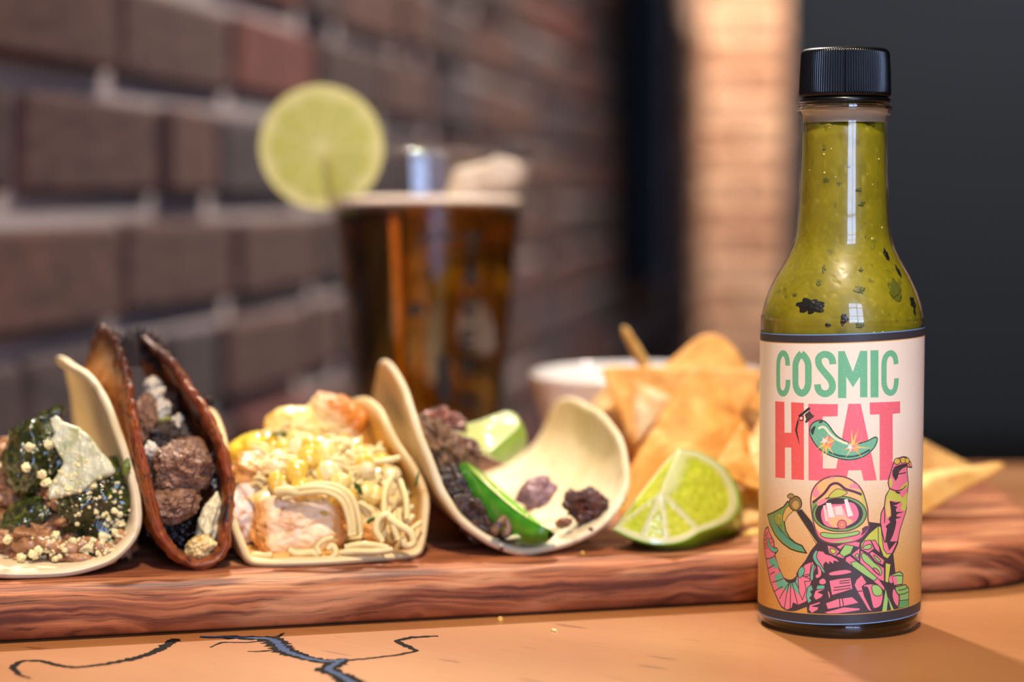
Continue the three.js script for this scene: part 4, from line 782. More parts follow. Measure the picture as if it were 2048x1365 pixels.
// the pale slab of melted cheese
{
  const tone = (p) => mix(mix(lin('#b9ba86'), lin('#e4e2c2'), clamp(0.55 + 1.8 * fbm(p[0] * 160, p[1] * 90, p[2] * 120, 4))), lin('#8f9a4c'), smooth(0.2, 0.36, fbm(p[0] * 200 + 4, p[1] * 200, 3, 3)) * 0.5);
  const o = [-0.13654, 0.03509, -0.5995], U = [1, 0, 0.06], W = [0, 1, -0.5];
  const rim = [[0.0, 0.0], [6.0, 1.5], [9.7, 2.6], [13.1, 5.8], [18.6, 8.4], [16.7, 12.2], [13.7, 15.3], [10.1, 19.6], [6.0, 22.9], [1.8, 24.2], [-0.7, 26.3], [-2.7, 25.7], [-1.9, 22.9], [-0.4, 21.7], [-1.5, 18.4], [0.6, 15.0], [2.7, 11.5], [1.2, 7.6], [-0.7, 3.8]];
  const cv = new THREE.CatmullRomCurve3(rim.map((p) => new THREE.Vector3(p[0], p[1], 0)), true, 'catmullrom', 0.3), segs = 200, rings = 40, pos = [], idx = [];
  const u = V(U).normalize(), nn = new THREE.Vector3().crossVectors(u, V(W)).normalize(), w = new THREE.Vector3().crossVectors(nn, u);
  for (const side of [1, -1]) for (let k = 0; k <= rings; k++) for (let j = 0; j < segs; j++) {
    const e = cv.getPoint(j / segs), s = k / rings, jag = 1 + 0.05 * fbm(e.x * 0.9, e.y * 0.9, 4, 3), x = 7 + (e.x - 7) * s * jag, y = 11 + (e.y - 11) * s * jag, edge = clamp((s - 0.86) / 0.14);
    const h = side * 1.1 * Math.sqrt(1 - edge * edge * 0.99) * (1 + 0.5 * fbm(x * 0.4, y * 0.4, side, 3)) + 1.3 * fbm(x * 0.13, y * 0.13, 7, 3) + 0.7 * fbm(x * 0.55 + 3, y * 0.3, 2, 3);
    pos.push(o[0] + (u.x * x + w.x * y + nn.x * h) * MM, o[1] + (u.y * x + w.y * y + nn.y * h) * MM, o[2] + (u.z * x + w.z * y + nn.z * h) * MM);
  }
  const at = (s, k, j) => (s * (rings + 1) + k) * segs + (j % segs);
  for (let s = 0; s < 2; s++) for (let k = 0; k < rings; k++) for (let j = 0; j < segs; j++) { const a = at(s, k, j), b = at(s, k + 1, j), d = at(s, k + 1, j + 1), e = at(s, k, j + 1); if (s) idx.push(a, d, b, a, e, d); else idx.push(a, b, d, a, d, e); }
  for (let j = 0; j < segs; j++) { const a = at(0, rings, j), b = at(0, rings, j + 1), d = at(1, rings, j + 1), e = at(1, rings, j); idx.push(a, d, b, a, e, d); }
  const g = new THREE.BufferGeometry(); g.setAttribute('position', new THREE.Float32BufferAttribute(pos, 3)); g.setIndex(idx); g.computeVertexNormals();
  tag(mesh('cheese_slab', paint(g, tone), phy({ vertexColors: true, roughness: 0.4, transmission: 0.3, thickness: 0, clearcoat: 0.25 })), 'pale translucent cheese slab standing in the left taco', 'cheese');
}
// sprinkled crumbs: dropped along a direction onto what lies below
const caster = new THREE.Raycaster();
scene.updateMatrixWorld(true);
function sprinkle(targets, n, from, spread, dir, seed, make) {
  const r = rng(seed), d = V(dir).normalize(), out = [];
  for (let i = 0; i < n; i++) {
    const o = new THREE.Vector3(from[0] + (r() - 0.5) * spread[0], from[1] + (r() - 0.5) * spread[1], from[2] + (r() - 0.5) * spread[2]);
    caster.set(o, d); const hit = caster.intersectObjects(targets, true)[0];
    const a = [r(), r(), r(), r(), r()];
    if (hit) make(hit, a, i, out);
  }
  return out;
}
const byName = (re, box3) => scene.children.filter((o) => re.test(o.name)).filter((o) => { if (!box3) return true; const c = new THREE.Box3().setFromObject(o).getCenter(new THREE.Vector3()); return c.x > box3[0] && c.x < box3[1]; });
const crumbShapes = [1, 2, 3, 4].map((s) => lump({ r: [1, 0.8, 1], amp: 0.45, freq: 1.7, seed: 60 + s, detail: 7 }));
const pileOf = (shapes, list) => mergeGeometries(list.map(({ p, s, q, k }) => shapes[k % shapes.length].clone().applyMatrix4(new THREE.Matrix4().compose(p, q, new THREE.Vector3(s[0], s[1], s[2])))));
const spin = (a) => new THREE.Quaternion().setFromEuler(new THREE.Euler(a[0] * 6, a[1] * 6, a[2] * 6));
const leftFill = byName(/^(pork|green_chilli|cheese_slab)/);
{
  const list = [];
  const add = (hit, a, i) => { const s = (0.22 + 0.62 * a[3] * a[3]) * MM * (a[4] < 0.10 ? 1.5 : 1); list.push({ p: hit.point.clone(), s: [s, s, s], q: spin(a), k: i }); };
  const sp = (px, n, w, h, seed) => sprinkle(leftFill, n, px, [w, h, 0.004], [0, -0.35, -1], seed, add);
  sp([-0.13147, 0.05421, -0.56], 60, 0.018, 0.020, 1); sp([-0.11164, 0.0431, -0.56], 50, 0.024, 0.014, 2); sp([-0.11587, 0.03684, -0.56], 40, 0.016, 0.018, 3);
  sp([-0.12834, 0.03461, -0.56], 90, 0.020, 0.007, 4); sp([-0.13856, 0.02651, -0.56], 110, 0.014, 0.012, 5); sp([-0.12478, 0.04101, -0.56], 40, 0.040, 0.040, 6);
  sp([-0.1136, 0.05074, -0.56], 12, 0.016, 0.016, 8); sp([-0.10831, 0.03405, -0.56], 14, 0.006, 0.02, 9); sp([-0.12049, 0.05074, -0.56], 26, 0.022, 0.012, 10);
  const crumbMat = std({ color: 0xe8d9a0, roughness: 0.8 });
  tag(mesh('crumbled_cheese', pileOf(crumbShapes, list), crumbMat), 'fine white cheese crumbs scattered over the left taco', 'cheese', null, 'stuff');
  const big = [[-0.14373, 0.0499, -0.606], [-0.14503, 0.04374, -0.606], [-0.14006, 0.04177, -0.605], [-0.13838, 0.03951, -0.604], [-0.11674, 0.03291, -0.604], [-0.11663, 0.02752, -0.603], [-0.14018, 0.01991, -0.5925], [-0.14371, 0.01902, -0.5925], [-0.13879, 0.02092, -0.5935], [-0.11702, 0.02187, -0.6], [-0.14856, 0.02366, -0.5965], [-0.13415, 0.02494, -0.596], [-0.12359, 0.02193, -0.5945], [-0.15288, 0.04428, -0.618], [-0.13828, 0.05052, -0.607], [-0.1298, 0.0413, -0.603], [-0.12084, 0.02407, -0.5985]];
  big.forEach((p, i) => piece('cheese_crumb', p, [i, i * 2, i * 3], lump({ r: [1.5 * MM, 1.2 * MM, 1.3 * MM], amp: 0.4, freq: 1.6, seed: 80 + i, detail: 10 }), crumbMat, 'larger lump of crumbled white cheese in the left taco', 'cheese', 'larger cheese lumps in the left taco'));
}

// ---- fried taco: char, beef, white cheese, a chilli, crisps along the top
const beef = (at, rot, r, seed, label, o = {}) => piece('ground_beef', at, rot, lump({ r: r.map((x) => x * MM), amp: 0.2, freq: 2.2, boxy: 0.5, seed, detail: 52, grain: 0.10, grainFreq: 22, color: beefTone, ...o }), wet, label, 'meat', 'ground beef in the fried taco');
beef([-0.09947, 0.04282, -0.614], [0.25, 0.1, 0.12], [8.8, 7.8, 9], 41, 'large lump of ground beef in the middle of the fried taco');
beef([-0.10209, 0.03276, -0.609], [0.1, 0.1, 0.1], [7.6, 5.2, 9], 42, 'lower lump of ground beef in the fried taco');
beef([-0.11043, 0.04098, -0.622], [0.1, 0, 0.1], [3.2, 7, 7], 43, 'narrow glossy beef lump beside the left wall of the fried taco');
beef([-0.11391, 0.05281, -0.64], [0.1, 0, 0.1], [3.6, 9, 8], 44, 'beef high up against the left wall of the fried taco');
beef([-0.11003, 0.0573, -0.65], [0, 0, 0], [5, 6, 8], 45, 'beef lump under the upper white cheese of the fried taco', { color: tones('#3a1f12', '#6b4128', '#1a0d08', 400, 5) });
beef([-0.10589, 0.04878, -0.634], [0, 0, 0], [7, 6, 8], 46, 'darkest beef lump below the chilli of the fried taco', { color: charTone });
piece('charred_crust', [-0.10345, 0.02365, -0.624], [0, 0, 0.05], lump({ r: [9.5 * MM, 8.5 * MM, 14 * MM], amp: 0.25, freq: 1.8, seed: 47, detail: 34, grain: 0.16, grainFreq: 12, color: tones('#0d0806', '#1f130e', '#3a2014', 300, 7) }), glossy, 'black burnt crust at the bottom of the fried taco', 'crust');
piece('charred_crust', [-0.09021, 0.03916, -0.624], [0, 0, 0.1], lump({ r: [2.6 * MM, 9 * MM, 9 * MM], amp: 0.3, freq: 1.8, seed: 48, detail: 22, grain: 0.14, color: tones('#0d0806', '#1f130e', '#3a2014', 300, 7) }), glossy, 'black burnt crust on the right wall of the fried taco', 'crust');
const dab = (at, rot, r, seed, label, col) => piece('melted_cheese', at, rot, lump({ r: r.map((x) => x * MM), amp: 0.3, freq: 1.6, seed, detail: 20, color: col ?? tones('#bdb09a', '#d9cdb8', '#96805f', 200, 8) }), wet, label, 'cheese', 'white cheese in the fried taco');
dab([-0.11427, 0.06355, -0.65], [0, 0, 0.3], [3.0, 3.6, 4], 51, 'uppermost white cheese dab of the fried taco');
dab([-0.11202, 0.06075, -0.646], [0, 0, 0.5], [3.2, 3.0, 4], 52, 'white cheese dab just below the uppermost one in the fried taco');
dab([-0.11011, 0.05702, -0.642], [0, 0, 0.1], [2.6, 3.6, 4], 53, 'white cheese dab above the chilli in the fried taco');
dab([-0.1032, 0.05192, -0.634], [0, 0, 0.4], [2.2, 5.0, 4], 54, 'greyish white cheese running down right of the chilli');
dab([-0.10911, 0.04756, -0.615], [0, 0, 0.3], [2.0, 3.0, 2.5], 57, 'small cheese fleck left of the large beef lump');
dab([-0.09096, 0.02661, -0.6105], [0, 0, -0.32], [3.2, 8.2, 4], 55, 'yellowish cheese at the lower right of the fried taco', tones('#d2c79a', '#efe3b0', '#a97c38', 260, 9));
dab([-0.09275, 0.0203, -0.603], [0, 0, 0.25], [4.2, 3.6, 3.2], 56, 'browned cheese at the foot of the fried taco', tones('#d2a95c', '#ecd694', '#7a4a1c', 340, 9));
piece('green_chilli', [-0.10923, 0.05226, -0.6365], [0, 0, 0.25], lump({ r: [5.5 * MM, 3.0 * MM, 4 * MM], amp: 0.25, seed: 58, detail: 18, color: tones('#767a1c', '#a0a43a', '#55550f', 300, 1) }), glossy, 'olive green chilli piece halfway up the fried taco', 'chilli');
{
  const r = rng(91), cr = tones('#120a08', '#2a1712', '#5a2a12', 400, 2);
  [[[-0.12896, 0.07384, -0.664], 3], [[-0.1269, 0.07541, -0.667], 4.6], [[-0.12381, 0.076, -0.668], 5.2], [[-0.12134, 0.07632, -0.668], 6.0], [[-0.1187, 0.07614, -0.666], 5], [[-0.11591, 0.07564, -0.664], 5], [[-0.11265, 0.07366, -0.66], 4.5], [[-0.12238, 0.07534, -0.655], 6]].forEach(([p, h], i) => {
    const o = slab(p, [1, 0, 0.2 * (r() - 0.5)], [0.2 * (r() - 0.5), 1, 0], [[-3, -5], [-2.2, h * 0.3], [-1.4, h * 0.55], [-0.9, h], [0, h * 0.45], [0.8, h * 0.8], [1.6, h * 0.2], [3, -5]], 0.8, 0.4, 2);
    const w = welded(o); tag(mesh('burnt_crisp', paint(w, cr), matte), ['leftmost', 'second from left', 'third from left', 'tallest middle', 'fifth from left', 'third from right', 'rightmost', 'rear'][i] + ' burnt black crisp standing along the top of the fried taco', 'crisp', 'burnt crisps on the fried taco');
  });
  for (const [p, s] of [[[-0.09527, 0.0604, -0.64], 1.3], [[-0.09473, 0.0595, -0.6395], 0.9]]) piece('burnt_crumb', p, [0, 0, 0], lump({ r: [s * MM, s * MM, s * MM], amp: 0.4, seed: 92 + s, detail: 8, color: cr }), matte, (s > 1 ? 'larger' : 'smaller') + ' burnt crumb on the outer wall of the fried taco', 'crumb', 'burnt crumbs on the fried taco');
}

// ---- chicken taco
const corn = (seed) => tones('#e8cf78', '#f6e7a8', '#efc648', 160, seed);
piece('corn_salsa', [-0.06151, 0.02994, -0.65], [0, 0, 0], lump({ r: [26 * MM, 17 * MM, 34 * MM], amp: 0.14, freq: 3, seed: 61, detail: 44, grain: 0.12, grainFreq: 10, color: tones('#d6b24e', '#ecd48a', '#c8982c', 170, 2) }), glossy, 'yellow corn salsa heaped in the chicken taco', 'salsa');
const chickTone = (seed) => (p, n, f) => { const a = fbm(p[0] * 180 + seed, p[1] * 180, p[2] * 180, 4), e = Math.max(Math.abs(p[0]) / 0.012, Math.abs(p[2]) / 0.011); let k = mix(lin('#ecc894'), lin('#f6e2bc'), clamp(0.5 + 1.6 * a)); const b = smooth(0.62, 0.95, e + 0.5 * a); k = mix(k, lin('#d08c3c'), b * 0.85); return mix(k, lin('#8a4a18'), smooth(0.22, 0.36, fbm(p[0] * 420, p[1] * 420 + seed, p[2] * 420, 3)) * b); };
const brownTone = tones('#c07a2c', '#e6ae62', '#7c3e12', 190, 3);
const chick = (at, rot, r, seed, label, tone) => piece('chicken_chunk', at, rot, lump({ r: r.map((x) => x * MM), amp: 0.16, freq: 1.5, boxy: 0.7, seed, detail: 36, grain: 0.05, grainFreq: 7, color: tone ?? chickTone(seed) }), wet, label, 'chicken', 'chicken chunks in the chicken taco');
chick([-0.06491, 0.02422, -0.6205], [-0.15, 0.1, 0.06], [14.0, 9.8, 8], 62, 'largest pale chicken chunk at the mouth of the chicken taco');
chick([-0.08265, 0.02707, -0.63], [0, 0.1, 0.15], [5.0, 9.5, 8], 63, 'white chicken chunk against the left wall of the chicken taco', tones('#dccab4', '#f0e2cc', '#c98a48', 180, 4));
chick([-0.07551, 0.03754, -0.6335], [0.2, 0, -0.35], [11, 5.4, 7], 64, 'golden seared chicken chunk on the left of the corn', brownTone);
chick([-0.08679, 0.03562, -0.636], [0.2, 0, -0.3], [5, 3.4, 6], 68, 'small seared chicken piece at the left wall', brownTone);
chick([-0.05779, 0.05196, -0.668], [0.2, 0.2, -0.5], [9.5, 6.5, 8], 65, 'browned chicken chunk on top of the chicken taco', (p) => mix(lin('#f0d49a'), lin('#c9761e'), smooth(-0.001, 0.004, p[1] + p[0] * 0.25 + 0.003 * fbm(p[0] * 200, p[1] * 200, p[2] * 200, 3))));
chick([-0.03831, 0.02094, -0.6235], [0, 0, 0.2], [8, 5, 6], 66, 'small browned chicken piece at the right of the chicken taco', brownTone);
piece('pepper_dome', [-0.07086, 0.04879, -0.664], [0, 0, 0], lump({ r: [10.5 * MM, 7.5 * MM, 8 * MM], amp: 0.08, seed: 67, detail: 24, color: tones('#e2c46c', '#eed68c', '#d4a83c', 90, 4) }), wet, 'smooth pale yellow dome of pepper behind the corn', 'pepper');
piece('pepper_dome', [-0.08457, 0.04403, -0.656], [0, 0, 0.4], lump({ r: [9 * MM, 4 * MM, 8 * MM], amp: 0.12, seed: 69, detail: 24, color: tones('#e6bf2a', '#f3d84e', '#d09a16', 90, 5) }), glossy, 'bright yellow pepper piece at the upper left of the chicken taco', 'pepper');
scene.updateMatrixWorld(true);
const chickenFill = byName(/^(corn_salsa|chicken_chunk|pepper_dome)/);
const salsaOnly = byName(/^(corn_salsa|pepper_dome)/);
const kernel = lump({ r: [0.0031, 0.0026, 0.0034], amp: 0.12, freq: 1.1, boxy: 0.3, seed: 70, detail: 10 });
const kernelMats = [0xeccf78, 0xe6bb48, 0xf0dca2].map((c) => phy({ color: c, roughness: 0.25, clearcoat: 0.5, clearcoatRoughness: 0.15 }));
{
  let proto = null;
  const put = (hit, a, i) => {
    const k = proto ? proto.clone() : mesh('corn_kernel', kernel, kernelMats[0]);
    if (proto) { k.name = numbered('corn_kernel'); scene.add(k); }
    proto ??= tag(k, 'pale yellow corn kernel in the chicken taco', 'corn', 'corn kernels in the chicken taco');
    k.userData = { ...proto.userData };
    k.material = kernelMats[i % 3];
    k.position.copy(hit.point).addScaledVector(V([0, 0.3, 0.7]), 0.0008); k.quaternion.copy(spin(a)); k.scale.setScalar(0.85 + 0.4 * a[3]);
  };
  sprinkle(salsaOnly, 34, [-0.05669, 0.04942, -0.57], [0.046, 0.020, 0.002], [0, -0.15, -1], 71, put);
  sprinkle(salsaOnly, 16, [-0.03778, 0.04164, -0.57], [0.016, 0.026, 0.002], [0, -0.15, -1], 72, put);
  sprinkle(salsaOnly, 10, [-0.07069, 0.05365, -0.57], [0.018, 0.012, 0.002], [0, -0.15, -1], 73, put);
}
const cheeseMat = phy({ color: 0xeed894, roughness: 0.5, clearcoat: 0.1, transmission: 0.12, thickness: 0 });
const SHREDS = ['upper strand of the cheese arch over the pale chicken chunk', 'inner strand of the cheese arch over the pale chicken chunk', 'highest strand of the cheese arch, ending right of the chunk', 'short thick cheese shred on the left shoulder of the chunk', 'left cheese loop at the lower right of the chicken taco', 'rightmost cheese loop against the tortilla wall', 'curled cheese shred below the pale chicken chunk', 'wavy cheese shred along the tortilla lip below the chunk', 'hooked cheese shred at the middle of the tortilla lip', 'upper straight cheese shred on the right of the lip', 'lower straight cheese shred on the right of the lip', 'cheese shred at the left corner of the tortilla lip', 'long cheese shred hanging beside the right tortilla wall', 'cheese shred hanging left of the one at the right wall', 'cheese shred lying flat near the top right of the corn'];
const shred = (pts, r, seed) => tag(mesh('cheese_shred', strand(pts, r * MM, { sides: 8, seg: 36, amp: 0.12, seed, taper: 0.8, freq: 300 }), cheeseMat), SHREDS[seed], 'cheese', 'long cheese shreds in the chicken taco');
[[[[-0.07064, 0.03466, -0.6125], [-0.06383, 0.0367, -0.611], [-0.05626, 0.03693, -0.6105], [-0.05022, 0.03427, -0.61], [-0.04796, 0.02828, -0.6095], [-0.04749, 0.02306, -0.609]], 0.95],
 [[[-0.06909, 0.03352, -0.612], [-0.06198, 0.03556, -0.6105], [-0.05547, 0.03564, -0.61], [-0.05138, 0.03329, -0.6095], [-0.04912, 0.02761, -0.609], [-0.04866, 0.02284, -0.6085]], 0.9],
 [[[-0.06252, 0.03733, -0.613], [-0.05488, 0.03777, -0.612], [-0.04879, 0.03488, -0.611], [-0.04634, 0.02896, -0.61], [-0.04543, 0.02297, -0.6095]], 0.9],
 [[[-0.0716, 0.03535, -0.613], [-0.06771, 0.03595, -0.612], [-0.06414, 0.03519, -0.611]], 1.5],
 [[[-0.03884, 0.02104, -0.6075], [-0.04084, 0.02466, -0.6085], [-0.03972, 0.02805, -0.61], [-0.03704, 0.02858, -0.6105], [-0.03546, 0.02488, -0.609], [-0.03425, 0.02163, -0.6085]], 1.1],
 [[[-0.03746, 0.02821, -0.61], [-0.03441, 0.02609, -0.609], [-0.03033, 0.02344, -0.6085], [-0.02972, 0.0205, -0.608], [-0.03207, 0.02006, -0.607], [-0.03266, 0.02264, -0.607]], 1.15],
 [[[-0.05742, 0.01761, -0.6055], [-0.0584, 0.01955, -0.6065], [-0.05634, 0.02158, -0.607], [-0.05334, 0.02248, -0.607]], 0.85],
 [[[-0.06685, 0.01885, -0.607], [-0.06471, 0.01773, -0.6065], [-0.06021, 0.01803, -0.6065], [-0.05747, 0.01721, -0.606]], 1.1],
 [[[-0.05522, 0.01903, -0.606], [-0.05391, 0.02015, -0.6065], [-0.05264, 0.01791, -0.6055], [-0.0553, 0.01588, -0.605]], 0.95],
 [[[-0.05006, 0.01946, -0.607], [-0.04556, 0.02037, -0.607], [-0.04076, 0.02006, -0.607], [-0.03684, 0.01924, -0.6065]], 1.1],
 [[[-0.05148, 0.01812, -0.606], [-0.04624, 0.01842, -0.606], [-0.041, 0.01842, -0.606], [-0.03564, 0.01894, -0.6065]], 1.0],
 [[[-0.07768, 0.01752, -0.606], [-0.07381, 0.01739, -0.605], [-0.07157, 0.01769, -0.605]], 1.0],
 [[[-0.03432, 0.03789, -0.622], [-0.03219, 0.03261, -0.616], [-0.0317, 0.02713, -0.612]], 1.0],
 [[[-0.03596, 0.03993, -0.624], [-0.03862, 0.03476, -0.617], [-0.03864, 0.02865, -0.612]], 0.95],
 [[[-0.04341, 0.04198, -0.632], [-0.03874, 0.04245, -0.632], [-0.03495, 0.04313, -0.634]], 1.0]].forEach(([p, r], i) => shred(p, r, i));
{
  const shreds = [];
  sprinkle(salsaOnly, 170, [-0.03917, 0.04659, -0.57], [0.036, 0.044, 0.002], [0, -0.15, -1], 75, (hit, a) => {
    const L = (4 + 7 * a[3]) * MM, th = a[0] * 6.28, p = hit.point, lift = 0.0009;
    const e = [Math.cos(th) * L / 2, (Math.sin(th) * 0.8) * L / 2, (a[1] - 0.5) * 0.003];
    shreds.push(strand([[p.x - e[0], p.y - e[1] - 0.0006, p.z - e[2] + lift], [p.x + (a[2] - 0.5) * 0.003, p.y + (a[4] - 0.3) * 0.003, p.z + lift * 2.2], [p.x + e[0], p.y + e[1] - 0.0006, p.z + e[2] + lift]], 0.0008, { sides: 6, seg: 10, amp: 0.1, taper: 0.8 }));
  });
  sprinkle(chickenFill, 60, [-0.05947, 0.05295, -0.57], [0.040, 0.022, 0.002], [0, -0.15, -1], 76, (hit, a) => {
    const L = (3 + 5 * a[3]) * MM, th = a[0] * 6.28, p = hit.point, e = [Math.cos(th) * L / 2, Math.sin(th) * L / 3, 0];
    shreds.push(strand([[p.x - e[0], p.y - e[1], p.z + 0.0007], [p.x, p.y + 0.001, p.z + 0.0018], [p.x + e[0], p.y + e[1], p.z + 0.0007]], 0.0007, { sides: 6, seg: 8, amp: 0.1, taper: 0.8 }));
  });
  sprinkle(scene.children.filter((o) => /^(corn_salsa|corn_kernel|chicken_chunk)/.test(o.name)), 90, [-0.03217, 0.03951, -0.57], [0.013, 0.026, 0.002], [0, -0.15, -1], 79, (hit, a) => {
    const L = (5 + 7 * a[3]) * MM, th = 1.57 + (a[0] - 0.5) * 2.2, p = hit.point, e = [Math.cos(th) * L / 2, Math.sin(th) * L / 2, 0.001];
    shreds.push(strand([[p.x - e[0], p.y - e[1], p.z + 0.001], [p.x + (a[1] - 0.5) * 0.002, p.y, p.z + 0.0026], [p.x + e[0], p.y + e[1], p.z + 0.0006]], 0.00085, { sides: 6, seg: 10, amp: 0.1, taper: 0.8 }));
  });
  tag(mesh('shredded_cheese', mergeGeometries(shreds), cheeseMat), 'tangle of fine shredded cheese over the corn of the chicken taco', 'cheese', null, 'stuff');
  const leafMat = phy({ color: 0x3d6a1a, roughness: 0.5, transmission: 0.2, thickness: 0 });
  [[560, 870, 0.650, 3.2], [552, 912, 0.640, 2.4], [718, 978, 0.6155, 3.0], [742, 1040, 0.6115, 2.2], [828, 968, 0.620, 2.4], [812, 978, 0.619, 2.4], [505, 918, 0.642, 1.8]].forEach((q, i) => { const at = [[-0.07417, 0.04847, -0.65], [-0.07388, 0.0435, -0.636], [-0.04641, 0.03605, -0.6155], [-0.04254, 0.02721, -0.6115], [-0.02936, 0.03761, -0.624], [-0.03244, 0.03526, -0.621], [-0.08201, 0.04178, -0.642]][i]; piece('cilantro_leaf', at, [0.4, 0.3 * i, i], slab([0, 0, 0], [1, 0, 0], [0, 1, 0], [[-q[3], 0], [-q[3] * 0.4, 0.7], [0, 0.5], [q[3] * 0.5, 1.0], [q[3], 0.1], [q[3] * 0.4, -0.6], [-q[3] * 0.2, -0.5]], 0.2, 0.15, 2), leafMat, 'chopped green herb leaf ' + ['in front of the pale pepper dome', 'below the pale pepper dome', 'right of the cheese arch', 'under the left cheese loop', 'on the right tortilla wall', 'inside the right tortilla wall, lower one', 'on the yellow pepper'][i], 'herb', 'chopped herbs in the chicken taco'); });
}

// ---- blackened meat taco
const steak = (at, rot, r, seed, label, tone, o = {}) => piece('blackened_meat', at, rot, lump({ r: r.map((x) => x * MM), amp: 0.3, freq: 1.8, oct: 5, seed, detail: 42, grain: 0.05, grainFreq: 17, color: tone, ...o }), wet, label, 'meat', 'blackened meat in the open taco');
steak([-0.02102, 0.04097, -0.652], [0.2, 0.25, 0.62], [7.5, 14, 10], 101, 'long grey-brown meat piece along the left wall of the open taco', steakTone);
steak([-0.02379, 0.0472, -0.672], [0.1, 0, 0.1], [8, 6.5, 9], 102, 'reddish burnt meat piece at the top left of the open taco', tones('#4a1c12', '#8a4020', '#1c0c0a', 320, 5), { grain: 0.1, amp: 0.42 });
steak([-0.02323, 0.05086, -0.675], [0, 0, 0.2], [3, 4, 4], 107, 'small red crisp bit on top of the burnt meat', tones('#6a2a1c', '#a05a3a', '#2c1210', 320, 5), { detail: 20 });
steak([-0.01659, 0.03213, -0.635], [0.2, 0.2, 0.7], [5.5, 9.5, 8], 103, 'black charred meat piece in the middle of the open taco', charTone);
steak([-0.00915, 0.02449, -0.6285], [0.1, 0.2, 0.85], [6.2, 11, 8], 104, 'charred meat piece reaching the front lip of the open taco', tones('#1a110e', '#4a2c22', '#6d4630', 380, 6), { grain: 0.1 });
steak([-0.01515, 0.0422, -0.655], [0.1, 0, 0.5], [5, 5, 6], 108, 'brown meat piece under the lime of the open taco', tones('#47281c', '#7a4c34', '#20120d', 320, 5));
tag(mesh('blackened_meat', strand([[-0.00548, 0.02149, -0.6165], [-0.00396, 0.0251, -0.617], [-0.00214, 0.02609, -0.6185], [-0.00091, 0.02432, -0.618], [-0.00243, 0.02088, -0.6165]], 0.0014, { amp: 0.3, seed: 4, color: tones('#4a3020', '#8a6a48', '#1c120e', 400, 3) }), wet), 'curled tan rind at the front end of the blackened meat', 'meat', null);
steak([0.02321, 0.0274, -0.636], [0, 0.3, -0.4], [7.2, 5.0, 5], 105, 'dark meat crumb lying alone on the right of the open taco', tones('#3a150d', '#5e2a1a', '#1a0a08', 420, 5), { grain: 0.1, amp: 0.42 });
steak([0.01615, 0.02339, -0.6295], [0, 0, 0.2], [2.6, 1.6, 2.5], 106, 'small brown meat bit beside the lone dark crumb', tones('#6a3418', '#8c5430', '#2c140c', 420, 5), { detail: 16 });
piece('onion_piece', [0.00798, 0.03007, -0.648], [0.1, 0, 0.5], lump({ r: [6 * MM, 4.6 * MM, 4 * MM], amp: 0.28, boxy: 0.4, seed: 110, detail: 22, grain: 0.05, color: tones('#8a5f62', '#b08a88', '#5c363e', 240, 2) }), wet, 'purple onion piece behind the jalapeño strip', 'onion');
tag(mesh('onion_sliver', strand([[-0.00213, 0.02049, -0.617], [0.00397, 0.02116, -0.6185], [0.01085, 0.02046, -0.619]], 0.0013, { flat: 0.6, amp: 0.1, seed: 5 }), phy({ color: 0xdfe2a8, roughness: 0.35, transmission: 0.25, thickness: 0 })), 'pale green onion sliver lying under the jalapeño tip', 'onion');
{ // bits scattered on the open taco
  const list = []; const openShell = scene.children.filter((o) => o.name === 'soft_taco_002');
  sprinkle(openShell, 60, [0.01863, 0.03501, -0.6], [0.05, 0.03, 0.002], [0, -0.5, -1], 120, (h, a, i) => { const s = (0.2 + 0.45 * a[3] * a[3]) * MM; list.push({ p: h.point.clone(), s: [s, s, s], q: spin(a), k: i }); });
  for (const [p, s] of [[[-0.00321, 0.01715, -0.6185], 0.7], [[0.02443, 0.02169, -0.6265], 0.8], [[0.03571, 0.02918, -0.641], 0.7]]) list.push({ p: V(p), s: [s * MM, s * MM, s * MM], q: spin([0.1, 0.2, 0.3]), k: 1 });
  tag(mesh('spice_bits', pileOf(crumbShapes, list), std({ color: 0x6e3a1e, roughness: 0.7 })), 'fine reddish spice bits on the inside of the open taco', 'spice', null, 'stuff');
}
